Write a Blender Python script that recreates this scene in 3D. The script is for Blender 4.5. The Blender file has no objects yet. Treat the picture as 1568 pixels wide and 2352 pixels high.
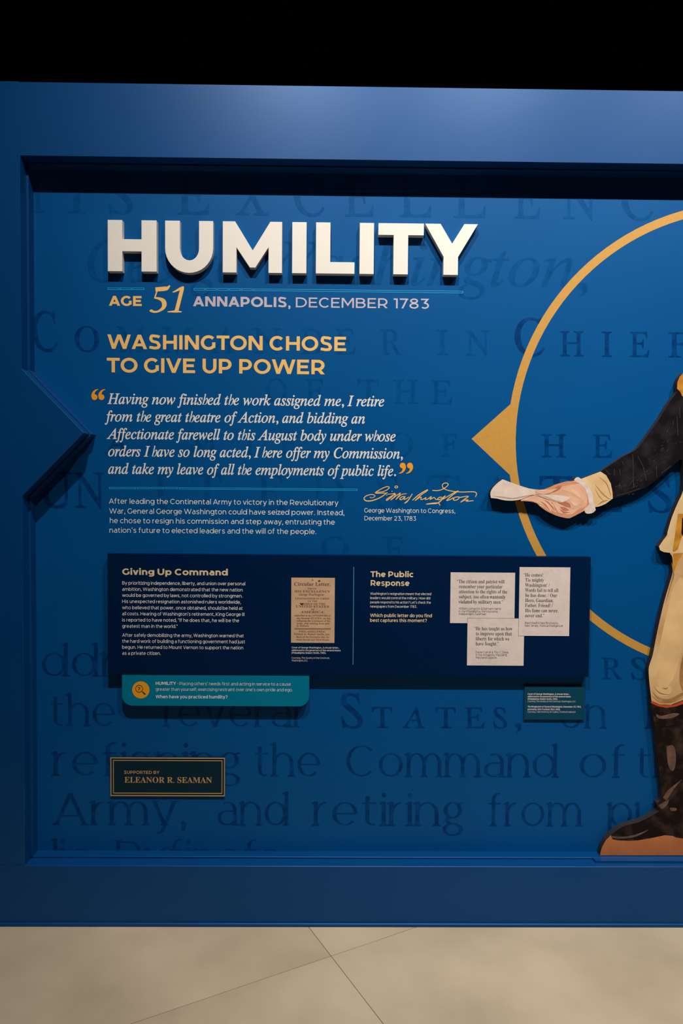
import bpy, bmesh, math, random
from mathutils import Matrix, Vector, geometry
random.seed(4)
S = bpy.context.scene
C = S.collection

# ---------------------------------------------------------------- camera
CAM = (0.0, -2.375, 1.5)
FPX = 1620.0
PITCH, YAW, ROLL = math.radians(1.892), math.radians(0.606), math.radians(-0.451)
def cv_rot(p, y, r):
    c, s = math.cos, math.sin
    Ry = Matrix(((c(y), 0, s(y)), (0, 1, 0), (-s(y), 0, c(y))))
    Rx = Matrix(((1, 0, 0), (0, c(p), s(p)), (0, -s(p), c(p))))
    Rz = Matrix(((c(r), -s(r), 0), (s(r), c(r), 0), (0, 0, 1)))
    return Ry @ Rx @ Rz
RM = cv_rot(PITCH, YAW, ROLL)
def cvw(v):                       # cv axes (right, down, in) -> world (x, y, z)
    return Vector((v[0], v[2], -v[1]))
cam = bpy.data.cameras.new('camera')
cam.sensor_width = 36.0
cam.lens = FPX / 2352 * 36.0
cam.clip_start = 0.05
camo = bpy.data.objects.new('camera', cam)
C.objects.link(camo)
ax = cvw(RM @ Vector((1, 0, 0))); ay = cvw(RM @ Vector((0, -1, 0))); az = cvw(RM @ Vector((0, 0, -1)))
camo.matrix_world = Matrix(((ax.x, ay.x, az.x, CAM[0]), (ax.y, ay.y, az.y, CAM[1]), (ax.z, ay.z, az.z, CAM[2]), (0, 0, 0, 1)))
S.camera = camo

# ---------------------------------------------------------------- world, lamps, exposure
W = bpy.data.worlds.new('gallery_dark'); S.world = W; W.use_nodes = True
W.node_tree.nodes['Background'].inputs[0].default_value = (0.55, 0.62, 0.8, 1)
W.node_tree.nodes['Background'].inputs[1].default_value = 0.012
S.view_settings.view_transform = 'Standard'
S.view_settings.look = 'None'
S.view_settings.exposure = 0.0
S.view_settings.gamma = 1.0
S.view_settings.use_curve_mapping = False
def spot(x, y, z, tx, tz, watts, deg, blend, size=0.022, col=(1.0, 0.915, 0.83), ty=0.0):
    l = bpy.data.lights.new('track_or_fill_spot', 'SPOT')
    l.energy = watts; l.color = col; l.spot_size = math.radians(deg); l.spot_blend = blend
    l.shadow_soft_size = size
    o = bpy.data.objects.new('track_or_fill_spot', l); C.objects.link(o)
    o.location = (x, y, z)
    o.rotation_euler = (Vector((tx, ty, tz)) - Vector((x, y, z))).to_track_quat('-Z', 'Y').to_euler()
spot(-0.25, -1.85, 4.45, -0.22, 1.5, 345, 78, 1.0)
spot(0.95, -1.85, 4.45, 0.95, 1.5, 345, 78, 1.0)
spot(2.15, -1.85, 4.45, 2.1, 1.5, 345, 78, 1.0)
spot(0.6, -2.7, 4.6, 0.6, 0.0, 150, 62, 1.0, size=0.25, ty=-1.9)  # fill spot added to brighten the floor, not one of the track lamps

# ---------------------------------------------------------------- pixel -> plane
YW = 0.085                         # depth of the recessed graphic wall behind the frame's face
def at(px, py, Y=YW):
    d = RM @ Vector(((px - 784) / FPX, (py - 1176) / FPX, 1))
    t = (Y - CAM[1]) / d[2]
    return (CAM[0] + t * d[0], CAM[2] - t * d[1])
def pts(pl, Y): return [at(x, y, Y) for x, y in pl]

# ---------------------------------------------------------------- materials
def mat(name, col, rough=0.5, spec=0.5, var=0.0, scale=8.0, bump=0.0, bscale=200.0, col2=None, detail=4.0, metal=0.0, contrast=None, tint=None):
    m = bpy.data.materials.new(name); m.use_nodes = True
    nt = m.node_tree; b = nt.nodes['Principled BSDF']
    b.inputs['Roughness'].default_value = rough
    b.inputs['Specular IOR Level'].default_value = spec
    b.inputs['Metallic'].default_value = metal
    if tint: b.inputs['Specular Tint'].default_value = (*tint, 1)
    b.inputs['Base Color'].default_value = (*col, 1)
    tc = nt.nodes.new('ShaderNodeTexCoord')
    if var or col2:
        n = nt.nodes.new('ShaderNodeTexNoise'); n.inputs['Scale'].default_value = scale; n.inputs['Detail'].default_value = detail
        nt.links.new(tc.outputs['Object'], n.inputs['Vector'])
        r = nt.nodes.new('ShaderNodeValToRGB')
        lo, hi = contrast or (0.3, 0.7)
        r.color_ramp.elements[0].position = lo; r.color_ramp.elements[1].position = hi
        c2 = col2 or tuple(min(1, c * (1 + var)) for c in col)
        c1 = col if col2 else tuple(c * (1 - var) for c in col)
        r.color_ramp.elements[0].color = (*c1, 1); r.color_ramp.elements[1].color = (*c2, 1)
        nt.links.new(n.outputs['Fac'], r.inputs['Fac']); nt.links.new(r.outputs['Color'], b.inputs['Base Color'])
    if bump:
        n2 = nt.nodes.new('ShaderNodeTexNoise'); n2.inputs['Scale'].default_value = bscale; n2.inputs['Detail'].default_value = 2
        nt.links.new(tc.outputs['Object'], n2.inputs['Vector'])
        bm_ = nt.nodes.new('ShaderNodeBump'); bm_.inputs['Strength'].default_value = bump; bm_.inputs['Distance'].default_value = 0.001
        nt.links.new(n2.outputs['Fac'], bm_.inputs['Height']); nt.links.new(bm_.outputs['Normal'], b.inputs['Normal'])
    return m
def srgb(r, g, b):
    f = lambda c: (c / 255 / 12.92) if c <= 10 else (((c / 255) + 0.055) / 1.055) ** 2.4
    return (f(r), f(g), f(b))
BLUE = (0.0, 0.073, 0.255)
M_WALL = mat('printed_wall_blue', BLUE, 0.42, 0.34, var=0.04, scale=3, bump=0.12, bscale=420, tint=(0.32, 0.62, 1.0))
M_FRAME = mat('satin_blue_paint', (0.0, 0.050, 0.190), 0.40, 0.50, var=0.03, scale=3, bump=0.06, bscale=420, tint=(0.40, 0.60, 1.0))
M_GHOST = mat('faded_ink_blue', (0.0, 0.028, 0.130), 0.42, 0.24, scale=34, col2=(0.0, 0.064, 0.245), detail=11, contrast=(0.40, 0.80), bump=0.12, bscale=420, tint=(0.25, 0.6, 1.0))
M_GHOST2 = mat('faded_ink_blue_faint', (0.0, 0.048, 0.18), 0.42, 0.24, scale=34, col2=(0.0, 0.073, 0.255), detail=11, contrast=(0.30, 0.68), bump=0.12, bscale=420, tint=(0.25, 0.6, 1.0))
M_WHITE = mat('white_letter_paint', (0.78, 0.76, 0.70), 0.45, 0.4, var=0.01, scale=20, bump=0.05, bscale=400)
M_PALE = mat('pale_ink', (0.74, 0.725, 0.69), 0.5, 0.3)
M_LILAC = mat('lilac_grey_ink', (0.50, 0.45, 0.52), 0.5, 0.3)
M_GOLD = mat('gold_ink', (0.83, 0.50, 0.15), 0.5, 0.3, var=0.03, scale=60)
M_ORANGE = mat('orange_ink', (0.85, 0.34, 0.01), 0.5, 0.3)
M_OCHRE = mat('ochre_ring_ink', (0.52, 0.28, 0.055), 0.5, 0.4, var=0.04, scale=90)
M_CYAN = mat('cyan_ink', (0.005, 0.34, 0.66), 0.5, 0.3)
M_NAVY = mat('navy_panel', (0.0, 0.011, 0.050), 0.5, 0.16, var=0.03, scale=5, bump=0.08, bscale=350, tint=(0.2, 0.5, 1.0))
M_TAN = mat('tan_ink', (0.74, 0.58, 0.35), 0.5, 0.3)
M_TEAL = mat('teal_panel', (0.0, 0.175, 0.30), 0.45, 0.25, var=0.03, scale=12, tint=(0.3, 0.8, 1.0))
M_PLAQ = mat('credit_plaque_blue', (0.0, 0.050, 0.10), 0.5, 0.2)
M_DKNAVY = mat('sponsor_plaque_navy', (0.0, 0.018, 0.036), 0.5, 0.2)
M_BRONZE = mat('bronze_gold', (0.48, 0.30, 0.12), 0.4, 0.5)
M_CARD = mat('newsprint_card', (0.68, 0.60, 0.565), 0.7, 0.2, var=0.06, scale=30)
M_INK = mat('card_ink', (0.045, 0.04, 0.045), 0.6, 0.2)
M_SEPIA = mat('sepia_paper', (0.58, 0.38, 0.24), 0.7, 0.2, var=0.10, scale=18)
M_SEPINK = mat('sepia_ink', (0.12, 0.06, 0.035), 0.7, 0.2)
M_BLACK = mat('black_paint', (0.012, 0.011, 0.008), 0.9, 0.1)
M_BLACK2 = mat('black_drape', (0.008, 0.008, 0.008), 0.95, 0.1)

# ---------------------------------------------------------------- objects
def link(o, parent=None):
    C.objects.link(o)
    if parent is not None: o.parent = parent
    return o
def meshobj(name, verts, faces, m, parent=None, smooth=False):
    me = bpy.data.meshes.new(name)
    me.from_pydata(verts, [], faces); me.update()
    me.materials.append(m)
    if smooth:
        for p in me.polygons: p.use_smooth = True
    return link(bpy.data.objects.new(name, me), parent)
def empty(name, loc=(0, 0, 0)):
    o = bpy.data.objects.new(name, None); o.location = loc; o.empty_display_size = 0.05
    C.objects.link(o); return o
def tag(o, label=None, cat=None, group=None, kind=None):
    if label: o['label'] = label
    if cat: o['category'] = cat
    if group: o['group'] = group
    if kind: o['kind'] = kind
    return o
def prism(name, poly, y0, y1, m, parent=None, bev=0.0, seg=1):
    """extrude an (x, z) outline from depth y0 (front) to y1"""
    bm = bmesh.new()
    vs = [bm.verts.new((x, y0, z)) for x, z in poly]
    f = bm.faces.new(vs)
    r = bmesh.ops.extrude_face_region(bm, geom=[f])
    vv = [v for v in r['geom'] if isinstance(v, bmesh.types.BMVert)]
    bmesh.ops.translate(bm, verts=vv, vec=(0, y1 - y0, 0))
    bmesh.ops.recalc_face_normals(bm, faces=bm.faces)
    if bev:
        es = [e for e in bm.edges if all(abs(v.co.y - y0) < 1e-6 for v in e.verts)]
        bmesh.ops.bevel(bm, geom=es, offset=bev, segments=seg, affect='EDGES', profile=0.5)
    me = bpy.data.meshes.new(name); bm.to_mesh(me); bm.free()
    me.materials.append(m)
    return link(bpy.data.objects.new(name, me), parent)
def rect(x0, z0, x1, z1): return [(x0, z0), (x1, z0), (x1, z1), (x0, z1)]
def rectpx(tl, tr, br, bl, Y):
    a, b, c, d = (at(*p, Y) for p in (tl, tr, br, bl))
    return (a[0] + d[0]) / 2, (c[1] + d[1]) / 2, (b[0] + c[0]) / 2, (a[1] + b[1]) / 2     # x0 z0 x1 z1
def cdt(poly):
    """robust triangles of one (x, z) outline"""
    vs, es, fs, *_ = geometry.delaunay_2d_cdt([Vector(p) for p in poly], [], [list(range(len(poly)))], 1, 1e-6)
    return [(v.x, v.y) for v in vs], [list(f) for f in fs]
def cutboard(name, poly, y0, y1, m):
    """thick board with a winding contour"""
    vs, fs = cdt(poly); n = len(vs); k = len(poly)
    V = [(x, y0, z) for x, z in vs] + [(x, y1, z) for x, z in vs]
    F = [f for f in fs] + [[i + n for i in f][::-1] for f in fs]
    b = len(V)
    V += [(x, y0, z) for x, z in poly] + [(x, y1, z) for x, z in poly]
    F += [[b + i, b + (i + 1) % k, b + k + (i + 1) % k, b + k + i] for i in range(k)]
    return meshobj(name, V, F, m)
def flat(name, polys, Y, m, parent=None):
    """several flat (x, z) outlines printed at depth Y, one mesh (triangulated)"""
    V = []; F = []
    for i, p in enumerate(polys):
        vs, fs = cdt(p); b = len(V)
        V += [(x, Y - i * 2e-5, z) for x, z in vs]; F += [[b + j for j in f] for f in fs]
    return meshobj(name, V, F, m, parent)

# ---------------------------------------------------------------- geometric sans: strokes swept along skeletons (cap = 700)
CAPH, XH, ASC = 700.0, 534.0, 745.0
def ell(cx, cy, rx, ry, a0, a1, n=None):
    n = n or max(6, int(abs(a1 - a0) / 15))
    return [(cx + rx * math.cos(math.radians(a0 + (a1 - a0) * i / n)), cy + ry * math.sin(math.radians(a0 + (a1 - a0) * i / n))) for i in range(n + 1)]
def smooth(P, k=5):
    out = []
    Q = [P[0]] + list(P) + [P[-1]]
    for i in range(1, len(Q) - 2):
        p0, p1, p2, p3 = Q[i - 1], Q[i], Q[i + 1], Q[i + 2]
        for j in range(k):
            t = j / k
            out.append(tuple(0.5 * (2 * p1[a] + (p2[a] - p0[a]) * t + (2 * p0[a] - 5 * p1[a] + 4 * p2[a] - p3[a]) * t * t + (3 * p1[a] - p0[a] - 3 * p2[a] + p3[a]) * t ** 3) for a in range(len(p1))))
    out.append(tuple(P[-1]))
    return out
def sweep(path, hw, hh=None):
    """quads along a path; hw may be a function of index or number"""
    P = [path[0]]
    for p in path[1:]:
        if math.hypot(p[0] - P[-1][0], p[1] - P[-1][1]) > 1e-6: P.append(p)
    n = len(P); L, R = [], []
    closed = n > 3 and math.hypot(P[0][0] - P[-1][0], P[0][1] - P[-1][1]) < 1e-4
    for i in range(n):
        if closed and i in (0, n - 1): d = (P[1][0] - P[-2][0], P[1][1] - P[-2][1]); k = 1
        elif i == 0: d = (P[1][0] - P[0][0], P[1][1] - P[0][1]); k = 1
        elif i == n - 1: d = (P[-1][0] - P[-2][0], P[-1][1] - P[-2][1]); k = 1
        else:
            a = (P[i][0] - P[i - 1][0], P[i][1] - P[i - 1][1]); b = (P[i + 1][0] - P[i][0], P[i + 1][1] - P[i][1])
            la, lb = math.hypot(*a), math.hypot(*b)
            a = (a[0] / la, a[1] / la); b = (b[0] / lb, b[1] / lb)
            d = (a[0] + b[0], a[1] + b[1])
            if math.hypot(*d) < 1e-6: d = b
            l = math.hypot(*d); c = (d[0] * a[0] + d[1] * a[1]) / l
            k = min(1 / max(c, 0.3), 2.2)
        l = math.hypot(*d); nx, ny = -d[1] / l, d[0] / l
        w = P[i][2] if len(P[i]) > 2 else hw
        h2 = w if hh is None else hh
        L.append((P[i][0] + nx * w * k, P[i][1] + ny * h2 * k)); R.append((P[i][0] - nx * w * k, P[i][1] - ny * h2 * k))
    return [[L[i], L[i + 1], R[i + 1], R[i]] for i in range(n - 1)]
def clip(poly, lo, hi):
    for lim, sg in ((lo, 1), (hi, -1)):
        out = []
        for i in range(len(poly)):
            a, b = poly[i], poly[(i + 1) % len(poly)]
            ia, ib = (a[1] - lim) * sg >= -1e-9, (b[1] - lim) * sg >= -1e-9
            if ia: out.append(a)
            if ia != ib:
                t = (lim - a[1]) / (b[1] - a[1]); out.append((a[0] + (b[0] - a[0]) * t, lim))
        poly = out
        if len(poly) < 3: return None
    return poly
def glyph(ch, w):
    """-> (strokes, width). stroke = (path, kind): kind None plain, (lo, hi) = cut level at those heights, 'dot'"""
    if ch == 's': w = min(w, 122)
    if ch == 'S': w = min(w, 150)
    h = w / 2; t = h * 0.9; Cc = CAPH; X = XH; o = 10
    def dg(x0, y0, x1, y1, lo=0, hi=CAPH):     # diagonal, cut flat at lo / hi
        dx, dy = x1 - x0, y1 - y0; k = 0.25
        return ([(x0 - dx * k, y0 - dy * k), (x1 + dx * k, y1 + dy * k)], (lo, hi))
    def d1(x0, y0, x1, y1, lo=0, hi=CAPH):     # only extended at its second end
        dx, dy = x1 - x0, y1 - y0; k = 0.25
        return ([(x0, y0), (x1 + dx * k, y1 + dy * k)], (lo, hi))
    V = lambda x, a=0, b=Cc: ([(x, a), (x, b)], None)
    Hz = lambda y, a, b: ([(a, y), (b, y)], None)
    st = []; q = h * 1.12
    if ch == 'A': Wd = 740; st = [dg(q, 0, Wd / 2, Cc + 0), dg(Wd - q, 0, Wd / 2, Cc), Hz(205, 150, Wd - 150)]
    elif ch == 'B': Wd = 640; st = [V(h), (ell(Wd * .52, (Cc - t + 365) / 2, Wd * .41 - h, (Cc - t - 365) / 2, 90, -90), None), Hz(Cc - t, h, Wd * .52), (ell(Wd * .55, (t + 365) / 2, Wd * .45 - h, (365 - t) / 2, 90, -90), None), Hz(t, h, Wd * .55), Hz(365, h, Wd * .55)]
    elif ch in 'CG':
        Wd = 700; st = [(ell(372, 350, 372 - h, 360 - t, 43, 317 if ch == 'C' else 322), None)]
        if ch == 'G': Wd = 715; st.append(V(Wd - h - 22, 95, 365))
    elif ch == 'D': Wd = 720; st = [V(h), Hz(Cc - t, h, Wd * .42), Hz(t, h, Wd * .42), (ell(Wd * .42, 350, Wd * .58 - h, 350 - t, 90, -90), None)]
    elif ch == 'E': Wd = 560; st = [V(h), Hz(Cc - t, h, Wd - 10), Hz(355, h, Wd - 60), Hz(t, h, Wd)]
    elif ch == 'F': Wd = 550; st = [V(h), Hz(Cc - t, h, Wd), Hz(325, h, Wd - 50)]
    elif ch == 'H': Wd = 660; st = [V(h), V(Wd - h), Hz(350, h, Wd - h)]
    elif ch == 'I': Wd = w; st = [V(h)]
    elif ch == 'J': Wd = 430; st = [([(40, Cc - t), (Wd - h, Cc - t), (Wd - h, 200)] + ell(Wd - h - 150, 200, 150, 200 - t + o, 0, -130), None)]
    elif ch == 'K': Wd = 650; st = [V(h), dg(w * .8, 190, Wd - q * 1.5, Cc), d1(w * 1.9, 330, Wd - q * 1.25, 0)]
    elif ch == 'L': Wd = 520; st = [V(h), Hz(t, h, Wd)]
    elif ch == 'M': Wd = 800; st = [V(h), V(Wd - h), d1(Wd / 2, 200 - w * .0, h * 1.15, Cc), d1(Wd / 2, 200, Wd - h * 1.15, Cc), ([(Wd / 2 - h * .62, 175), (Wd / 2 + h * .62, 175)], None)]
    elif ch == 'N': Wd = 670; st = [V(h), V(Wd - h), dg(h * 1.2, Cc, Wd - h * 1.2, 0)]
    elif ch == 'O': Wd = 790; st = [(ell(Wd / 2, 350, Wd / 2 - h, 360 - t, 0, 360), None)]
    elif ch == 'P' or ch == 'R':
        Wd = 600 if ch == 'P' else 620
        st = [V(h), Hz(Cc - t, h, Wd * .5), (ell(Wd * .5, (Cc - t + 240) / 2, Wd * .49 - h, (Cc - t - 240) / 2, 90, -90), None), Hz(240, h, Wd * .5)]
        if ch == 'R': st.append(d1(Wd * .55, 240, Wd - q, 0))
    elif ch == 'S': Wd = 570; st = [(smooth([(Wd - 55, 590), (Wd - 150, 650 - t * .3), (290, Cc + o - t), (150, 660 - t * .2), (h + 28, 520), (h + 60, 440), (180, 390), (290, 360), (410, 325), (Wd - h - 45, 270), (Wd - h, 185), (Wd - h - 50, 85), (400, 22 + t * .7), (275, -o + t), (140, 15 + t), (35, 95)], 3), None)]
    elif ch == 'T': Wd = 600; st = [V(Wd / 2), Hz(Cc - t, 0, Wd)]
    elif ch == 'U': Wd = 650; r = Wd / 2 - h; st = [([(h, Cc), (h, 300)] + ell(Wd / 2, 290, r, 300 - t, 180, 360) + [(Wd - h, Cc)], None)]
    elif ch == 'V': Wd = 730; st = [dg(q, Cc, Wd / 2, 0), dg(Wd - q, Cc, Wd / 2, 0)]
    elif ch == 'W': Wd = 1120; st = [dg(q, Cc, Wd * .27, 0), dg(Wd * .5, Cc, Wd * .27, 0), dg(Wd * .5, Cc, Wd * .73, 0), dg(Wd - q, Cc, Wd * .73, 0)]
    elif ch == 'X': Wd = 680; st = [dg(q, Cc, Wd - q, 0), dg(Wd - q, Cc, q, 0)]
    elif ch == 'Y': Wd = 680; st = [V(Wd / 2, 0, 290), d1(Wd / 2, 250, q, Cc), d1(Wd / 2, 250, Wd - q, Cc)]
    elif ch == 'Z': Wd = 600; st = [Hz(Cc - t, 10, Wd - 10), Hz(t, 0, Wd), dg(h * 1.5, 0, Wd - h * 1.5, Cc)]
    elif ch == 'a':
        Wd = 490; st = [([(Wd - h, 0), (Wd - h, 320)] + ell(Wd - h - 185, 320, 185, X + o - 320 - t, 0, 125), None), (ell(215, 160, 215 - h, 170 - t, -8, 360), None) if 0 else ([(Wd - h, 315), (230, 315)] + ell(215, (315 + t - o) / 2 , 215 - h, (315 - t + o) / 2, 90, 270) + [(300, t - o), (Wd - h, 100)], None)]
    elif ch in 'bdpqg':
        Wd = 600; cx = Wd / 2 + (18 if ch in 'bp' else -18)
        bowl = (ell(cx, X / 2, Wd / 2 - h - 18, X / 2 + o - t, 0, 360), None)
        if ch == 'b': st = [V(h, 0, ASC), bowl]
        if ch == 'd': st = [V(Wd - h, 0, ASC), bowl]
        if ch == 'p': st = [V(h, -190, X), bowl]
        if ch == 'q': st = [V(Wd - h, -190, X), bowl]
        if ch == 'g': st = [([(Wd - h, X), (Wd - h, 20)] + ell(Wd - h - 235, 20, 235, 215 - t, 0, -140), None), (ell(cx, X / 2 + 20, Wd / 2 - h - 18, X / 2 - 20 + o - t, 0, 360), None)]
    elif ch == 'c': Wd = 510; st = [(ell(285, X / 2, 285 - h, X / 2 + o - t, 45, 315), None)]
    elif ch == 'e': Wd = 570; st = [([(h, X / 2), (Wd - h, X / 2)], None), (ell(Wd / 2, X / 2, Wd / 2 - h, X / 2 + o - t, 0, 318), None)]
    elif ch == 'f': Wd = 345; st = [([(h + 75, 0), (h + 75, 580)] + ell(h + 75 + 140, 580, 140, ASC + o - t - 580, 180, 75), None), Hz(X - t, 0, 300)]
    elif ch == 'h': Wd = 520; st = [V(h, 0, ASC), ([(Wd - h, 0), (Wd - h, 290)] + ell(Wd / 2, 290, Wd / 2 - h, X + o - t - 290, 0, 180), None)]
    elif ch == 'n': Wd = 520; st = [V(h, 0, X), ([(Wd - h, 0), (Wd - h, 290)] + ell(Wd / 2, 290, Wd / 2 - h, X + o - t - 290, 0, 180), None)]
    elif ch == 'm':
        Wd = 860; r = (Wd - w) / 4
        st = [V(h, 0, X), ([(h + 2 * r, 0), (h + 2 * r, 290)] + ell(h + r, 290, r, X + o - t - 290, 0, 180), None), ([(Wd - h, 0), (Wd - h, 290)] + ell(Wd - h - r, 290, r, X + o - t - 290, 0, 180), None)]
    elif ch == 'u': Wd = 515; st = [V(Wd - h, 0, X), ([(h, X), (h, 230)] + ell(Wd / 2, 230, Wd / 2 - h, 240 - t, 180, 360), None)]
    elif ch == 'i': Wd = w; st = [V(h, 0, X), ((h, 675, h * 1.2), 'dot')]
    elif ch == 'j': Wd = w + 20; st = [([(h + 20, X), (h + 20, -60)] + ell(h - 90, -60, 110, 150 - t, 0, -80), None), ((h + 20, 675, h * 1.2), 'dot')]
    elif ch == 'l': Wd = w; st = [V(h, 0, ASC)]
    elif ch == 'k': Wd = 520; st = [V(h, 0, ASC), dg(w * .8, 120, Wd - q * 1.4, X, 0, X), d1(w * 1.6, 250, Wd - q * 1.2, 0, 0, X)]
    elif ch == 'o': Wd = 595; st = [(ell(Wd / 2, X / 2, Wd / 2 - h, X / 2 + o - t, 0, 360), None)]
    elif ch == 'r': Wd = 325; st = [V(h, 0, X), (ell(h + 240, 260, 240, X + o - t - 260, 170, 92), None)]
    elif ch == 's': Wd = 440; st = [(smooth([(Wd - 50, 440), (Wd - 130, X - t), (225, X + o - t), (110, X - t - 15), (h + 20, 385), (h + 45, 320), (150, 285), (230, 268), (320, 245), (Wd - h - 25, 195), (Wd - h, 135), (Wd - h - 40, 60), (310, t + 2), (210, -o + t), (110, 15 + t), (25, 75)], 3), None)]
    elif ch == 't': Wd = 350; st = [([(h + 75, X + 115), (h + 75, 145)] + ell(h + 75 + 130, 145, 130, 145 + o - t, 180, 295), None), Hz(X - t, 0, 310)]
    elif ch == 'v': Wd = 550; st = [dg(q, X, Wd / 2, 0, 0, X), dg(Wd - q, X, Wd / 2, 0, 0, X)]
    elif ch == 'w': Wd = 860; st = [dg(q, X, Wd * .27, 0, 0, X), dg(Wd * .5, X, Wd * .27, 0, 0, X), dg(Wd * .5, X, Wd * .73, 0, 0, X), dg(Wd - q, X, Wd * .73, 0, 0, X)]
    elif ch == 'x': Wd = 530; st = [dg(q, X, Wd - q, 0, 0, X), dg(Wd - q, X, q, 0, 0, X)]
    elif ch == 'y': Wd = 550; st = [dg(q, X, Wd / 2, 0, 0, X), ([(Wd - q + 20, X + 45), (Wd / 2 - 20, -60)] + ell(Wd / 2 - 135, -60, 110, 140 - t, -10, -110), (-999, X))]
    elif ch == 'z': Wd = 460; st = [Hz(X - t, 10, Wd - 10), Hz(t, 0, Wd), dg(h * 1.5, 0, Wd - h * 1.5, X, 0, X)]
    elif ch == '1': Wd = 340; st = [V(Wd - h - 40), Hz(Cc - t, 30, Wd - h - 40)]
    elif ch == '2': Wd = 570; st = [(smooth([(35, 590), (130, 670 - t), (260, Cc + o - t), (400, 670 - t), (Wd - h - 40, 510), (430, 360), (h * 1.2, t)], 4), (0, 999)), Hz(t, h, Wd)]
    elif ch == '3': Wd = 570; st = [([(40, Cc - t), (470, Cc - t), (280, 400)] + ell(290, 210, 260 - h + 20, 220 - t, 88, -140), None)]
    elif ch == '4': Wd = 660; st = [dg(w * .9, 160, 400, Cc, 0, Cc), Hz(165, 30, Wd), V(Wd - 180, 0, 360)]
    elif ch == '5': Wd = 570; st = [([(500, Cc - t), (120, Cc - t), (90, 395), (250, 410)] + ell(280, 205, 270 - h, 215 - t, 85, -140), None)]
    elif ch == '6': Wd = 600; st = [(ell(310, 215, 290 - h, 225 - t, 0, 360), None), (ell(380, 330, 350 - h, 380 - t, 75, 180), None)]
    elif ch == '7': Wd = 590; st = [([(20, Cc - t), (Wd - 20, Cc - t)], None), dg(Wd - h * 1.6, Cc, 190, 0)]
    elif ch == '8': Wd = 620; st = [(ell(310, 195, 300 - h, 205 - t, 0, 360), None), (ell(310, 535, 260 - h, 175 - t, 0, 360), None)]
    elif ch == '9': Wd = 600; st = [(ell(290, 485, 290 - h, 225 - t, 0, 360), None), (ell(220, 370, 370 - h, 380 - t, 0, -105), None)]
    elif ch == '0': Wd = 650; st = [(ell(Wd / 2, 350, Wd / 2 - h, 360 - t, 0, 360), None)]
    elif ch == '.': Wd = w * 1.2; st = [((Wd / 2, h * 1.15, h * 1.25), 'dot')]
    elif ch == '…': Wd = w * 5; st = [((Wd * k, h * 1.15, h * 1.2), 'dot') for k in (.15, .5, .85)]
    elif ch == ',': Wd = w * 1.2; st = [((Wd / 2, h * 1.15, h * 1.25), 'dot'), ([(Wd / 2 + h * .6, h), (Wd / 2 - h * .3, -120)], None)]
    elif ch == ':': Wd = w * 1.2; st = [((Wd / 2, h * 1.15, h * 1.25), 'dot'), ((Wd / 2, 440, h * 1.25), 'dot')]
    elif ch == ';': Wd = w * 1.2; st = [((Wd / 2, h * 1.15, h * 1.25), 'dot'), ((Wd / 2, 440, h * 1.25), 'dot'), ([(Wd / 2 + h * .6, h), (Wd / 2 - h * .3, -120)], None)]
    elif ch == '•': Wd = 170; st = [((85, 300, 75), 'dot')]
    elif ch in "'’": Wd = w * 1.1; st = [([(Wd / 2 + 10, ASC), (Wd / 2 - 15, 520)], None)]
    elif ch == '"': Wd = w * 2.6; st = [V(h, 490, Cc), V(Wd - h, 490, Cc)]
    elif ch == '(': Wd = 220; st = [(ell(300, 290, 300 - h, 440, 130, 230), None)]
    elif ch == ')': Wd = 220; st = [(ell(-80, 290, 300 - h, 440, 50, -50), None)]
    elif ch == '?': Wd = 520; st = [(smooth([(30, 600), (130, 680 - t), (260, Cc + o - t), (400, 665 - t), (Wd - h - 10, 540), (430, 420), (300, 320), (270, 200)], 4), None), ((270, h * 1.15, h * 1.25), 'dot')]
    elif ch == '!': Wd = w * 1.2; st = [V(Wd / 2, 220, Cc), ((Wd / 2, h * 1.15, h * 1.25), 'dot')]
    elif ch == '&': Wd = 640; st = [(smooth([(Wd - 30, 20), (420, 260), (200, 480), (170, 590), (270, Cc + o - t), (370, 600), (330, 470), (110, 300), (h, 170), (110, 40), (260, t - o), (420, 70), (560, 300)], 4), None)]
    elif ch == '-': Wd = 330; st = [Hz(260, 30, Wd - 30)]
    elif ch == '/': Wd = 380; st = [([(20, -80), (Wd - 20, 760)], None)]
    else: Wd = 260
    return st, Wd
def sans(text, w, slant=0.0, track=0.0):
    """-> list of (polygon, layer) in units of cap height = 1, advance"""
    out = []; x = 0; gid = 0
    for ch in text:
        gid += 1
        if ch == ' ': x += 235 + track; continue
        st, Wd = glyph(ch, w)
        round_ = ch in 'OCGQocedqg0689'
        sb = 20 if ch in 'TVWYAXvwxyz7' else (42 if round_ else 68)
        sb = max(12, sb - (w - 85) * 0.22)
        if ch in 'Ttfrj/': sb *= 0.75
        k = 0
        for path, kind in st:
            if kind == 'dot':
                cx, cy, r = path
                ps = [ell(cx, cy, r, r, 0, 330, 11)]
            else:
                hw = min(w, 122 if ch == 's' else 150 if ch == 'S' else 999) / 2
                ps = sweep(path, hw, hw * 0.9)
                if kind:
                    ps = [c for c in (clip(p, *kind) for p in ps) if c]
            for p in ps:
                out.append(([((x + sb + a + b * slant) / CAPH, b / CAPH) for a, b in p], gid))
            k += 1
        x += Wd + 2 * sb + track
    return out, x / CAPH

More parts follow.
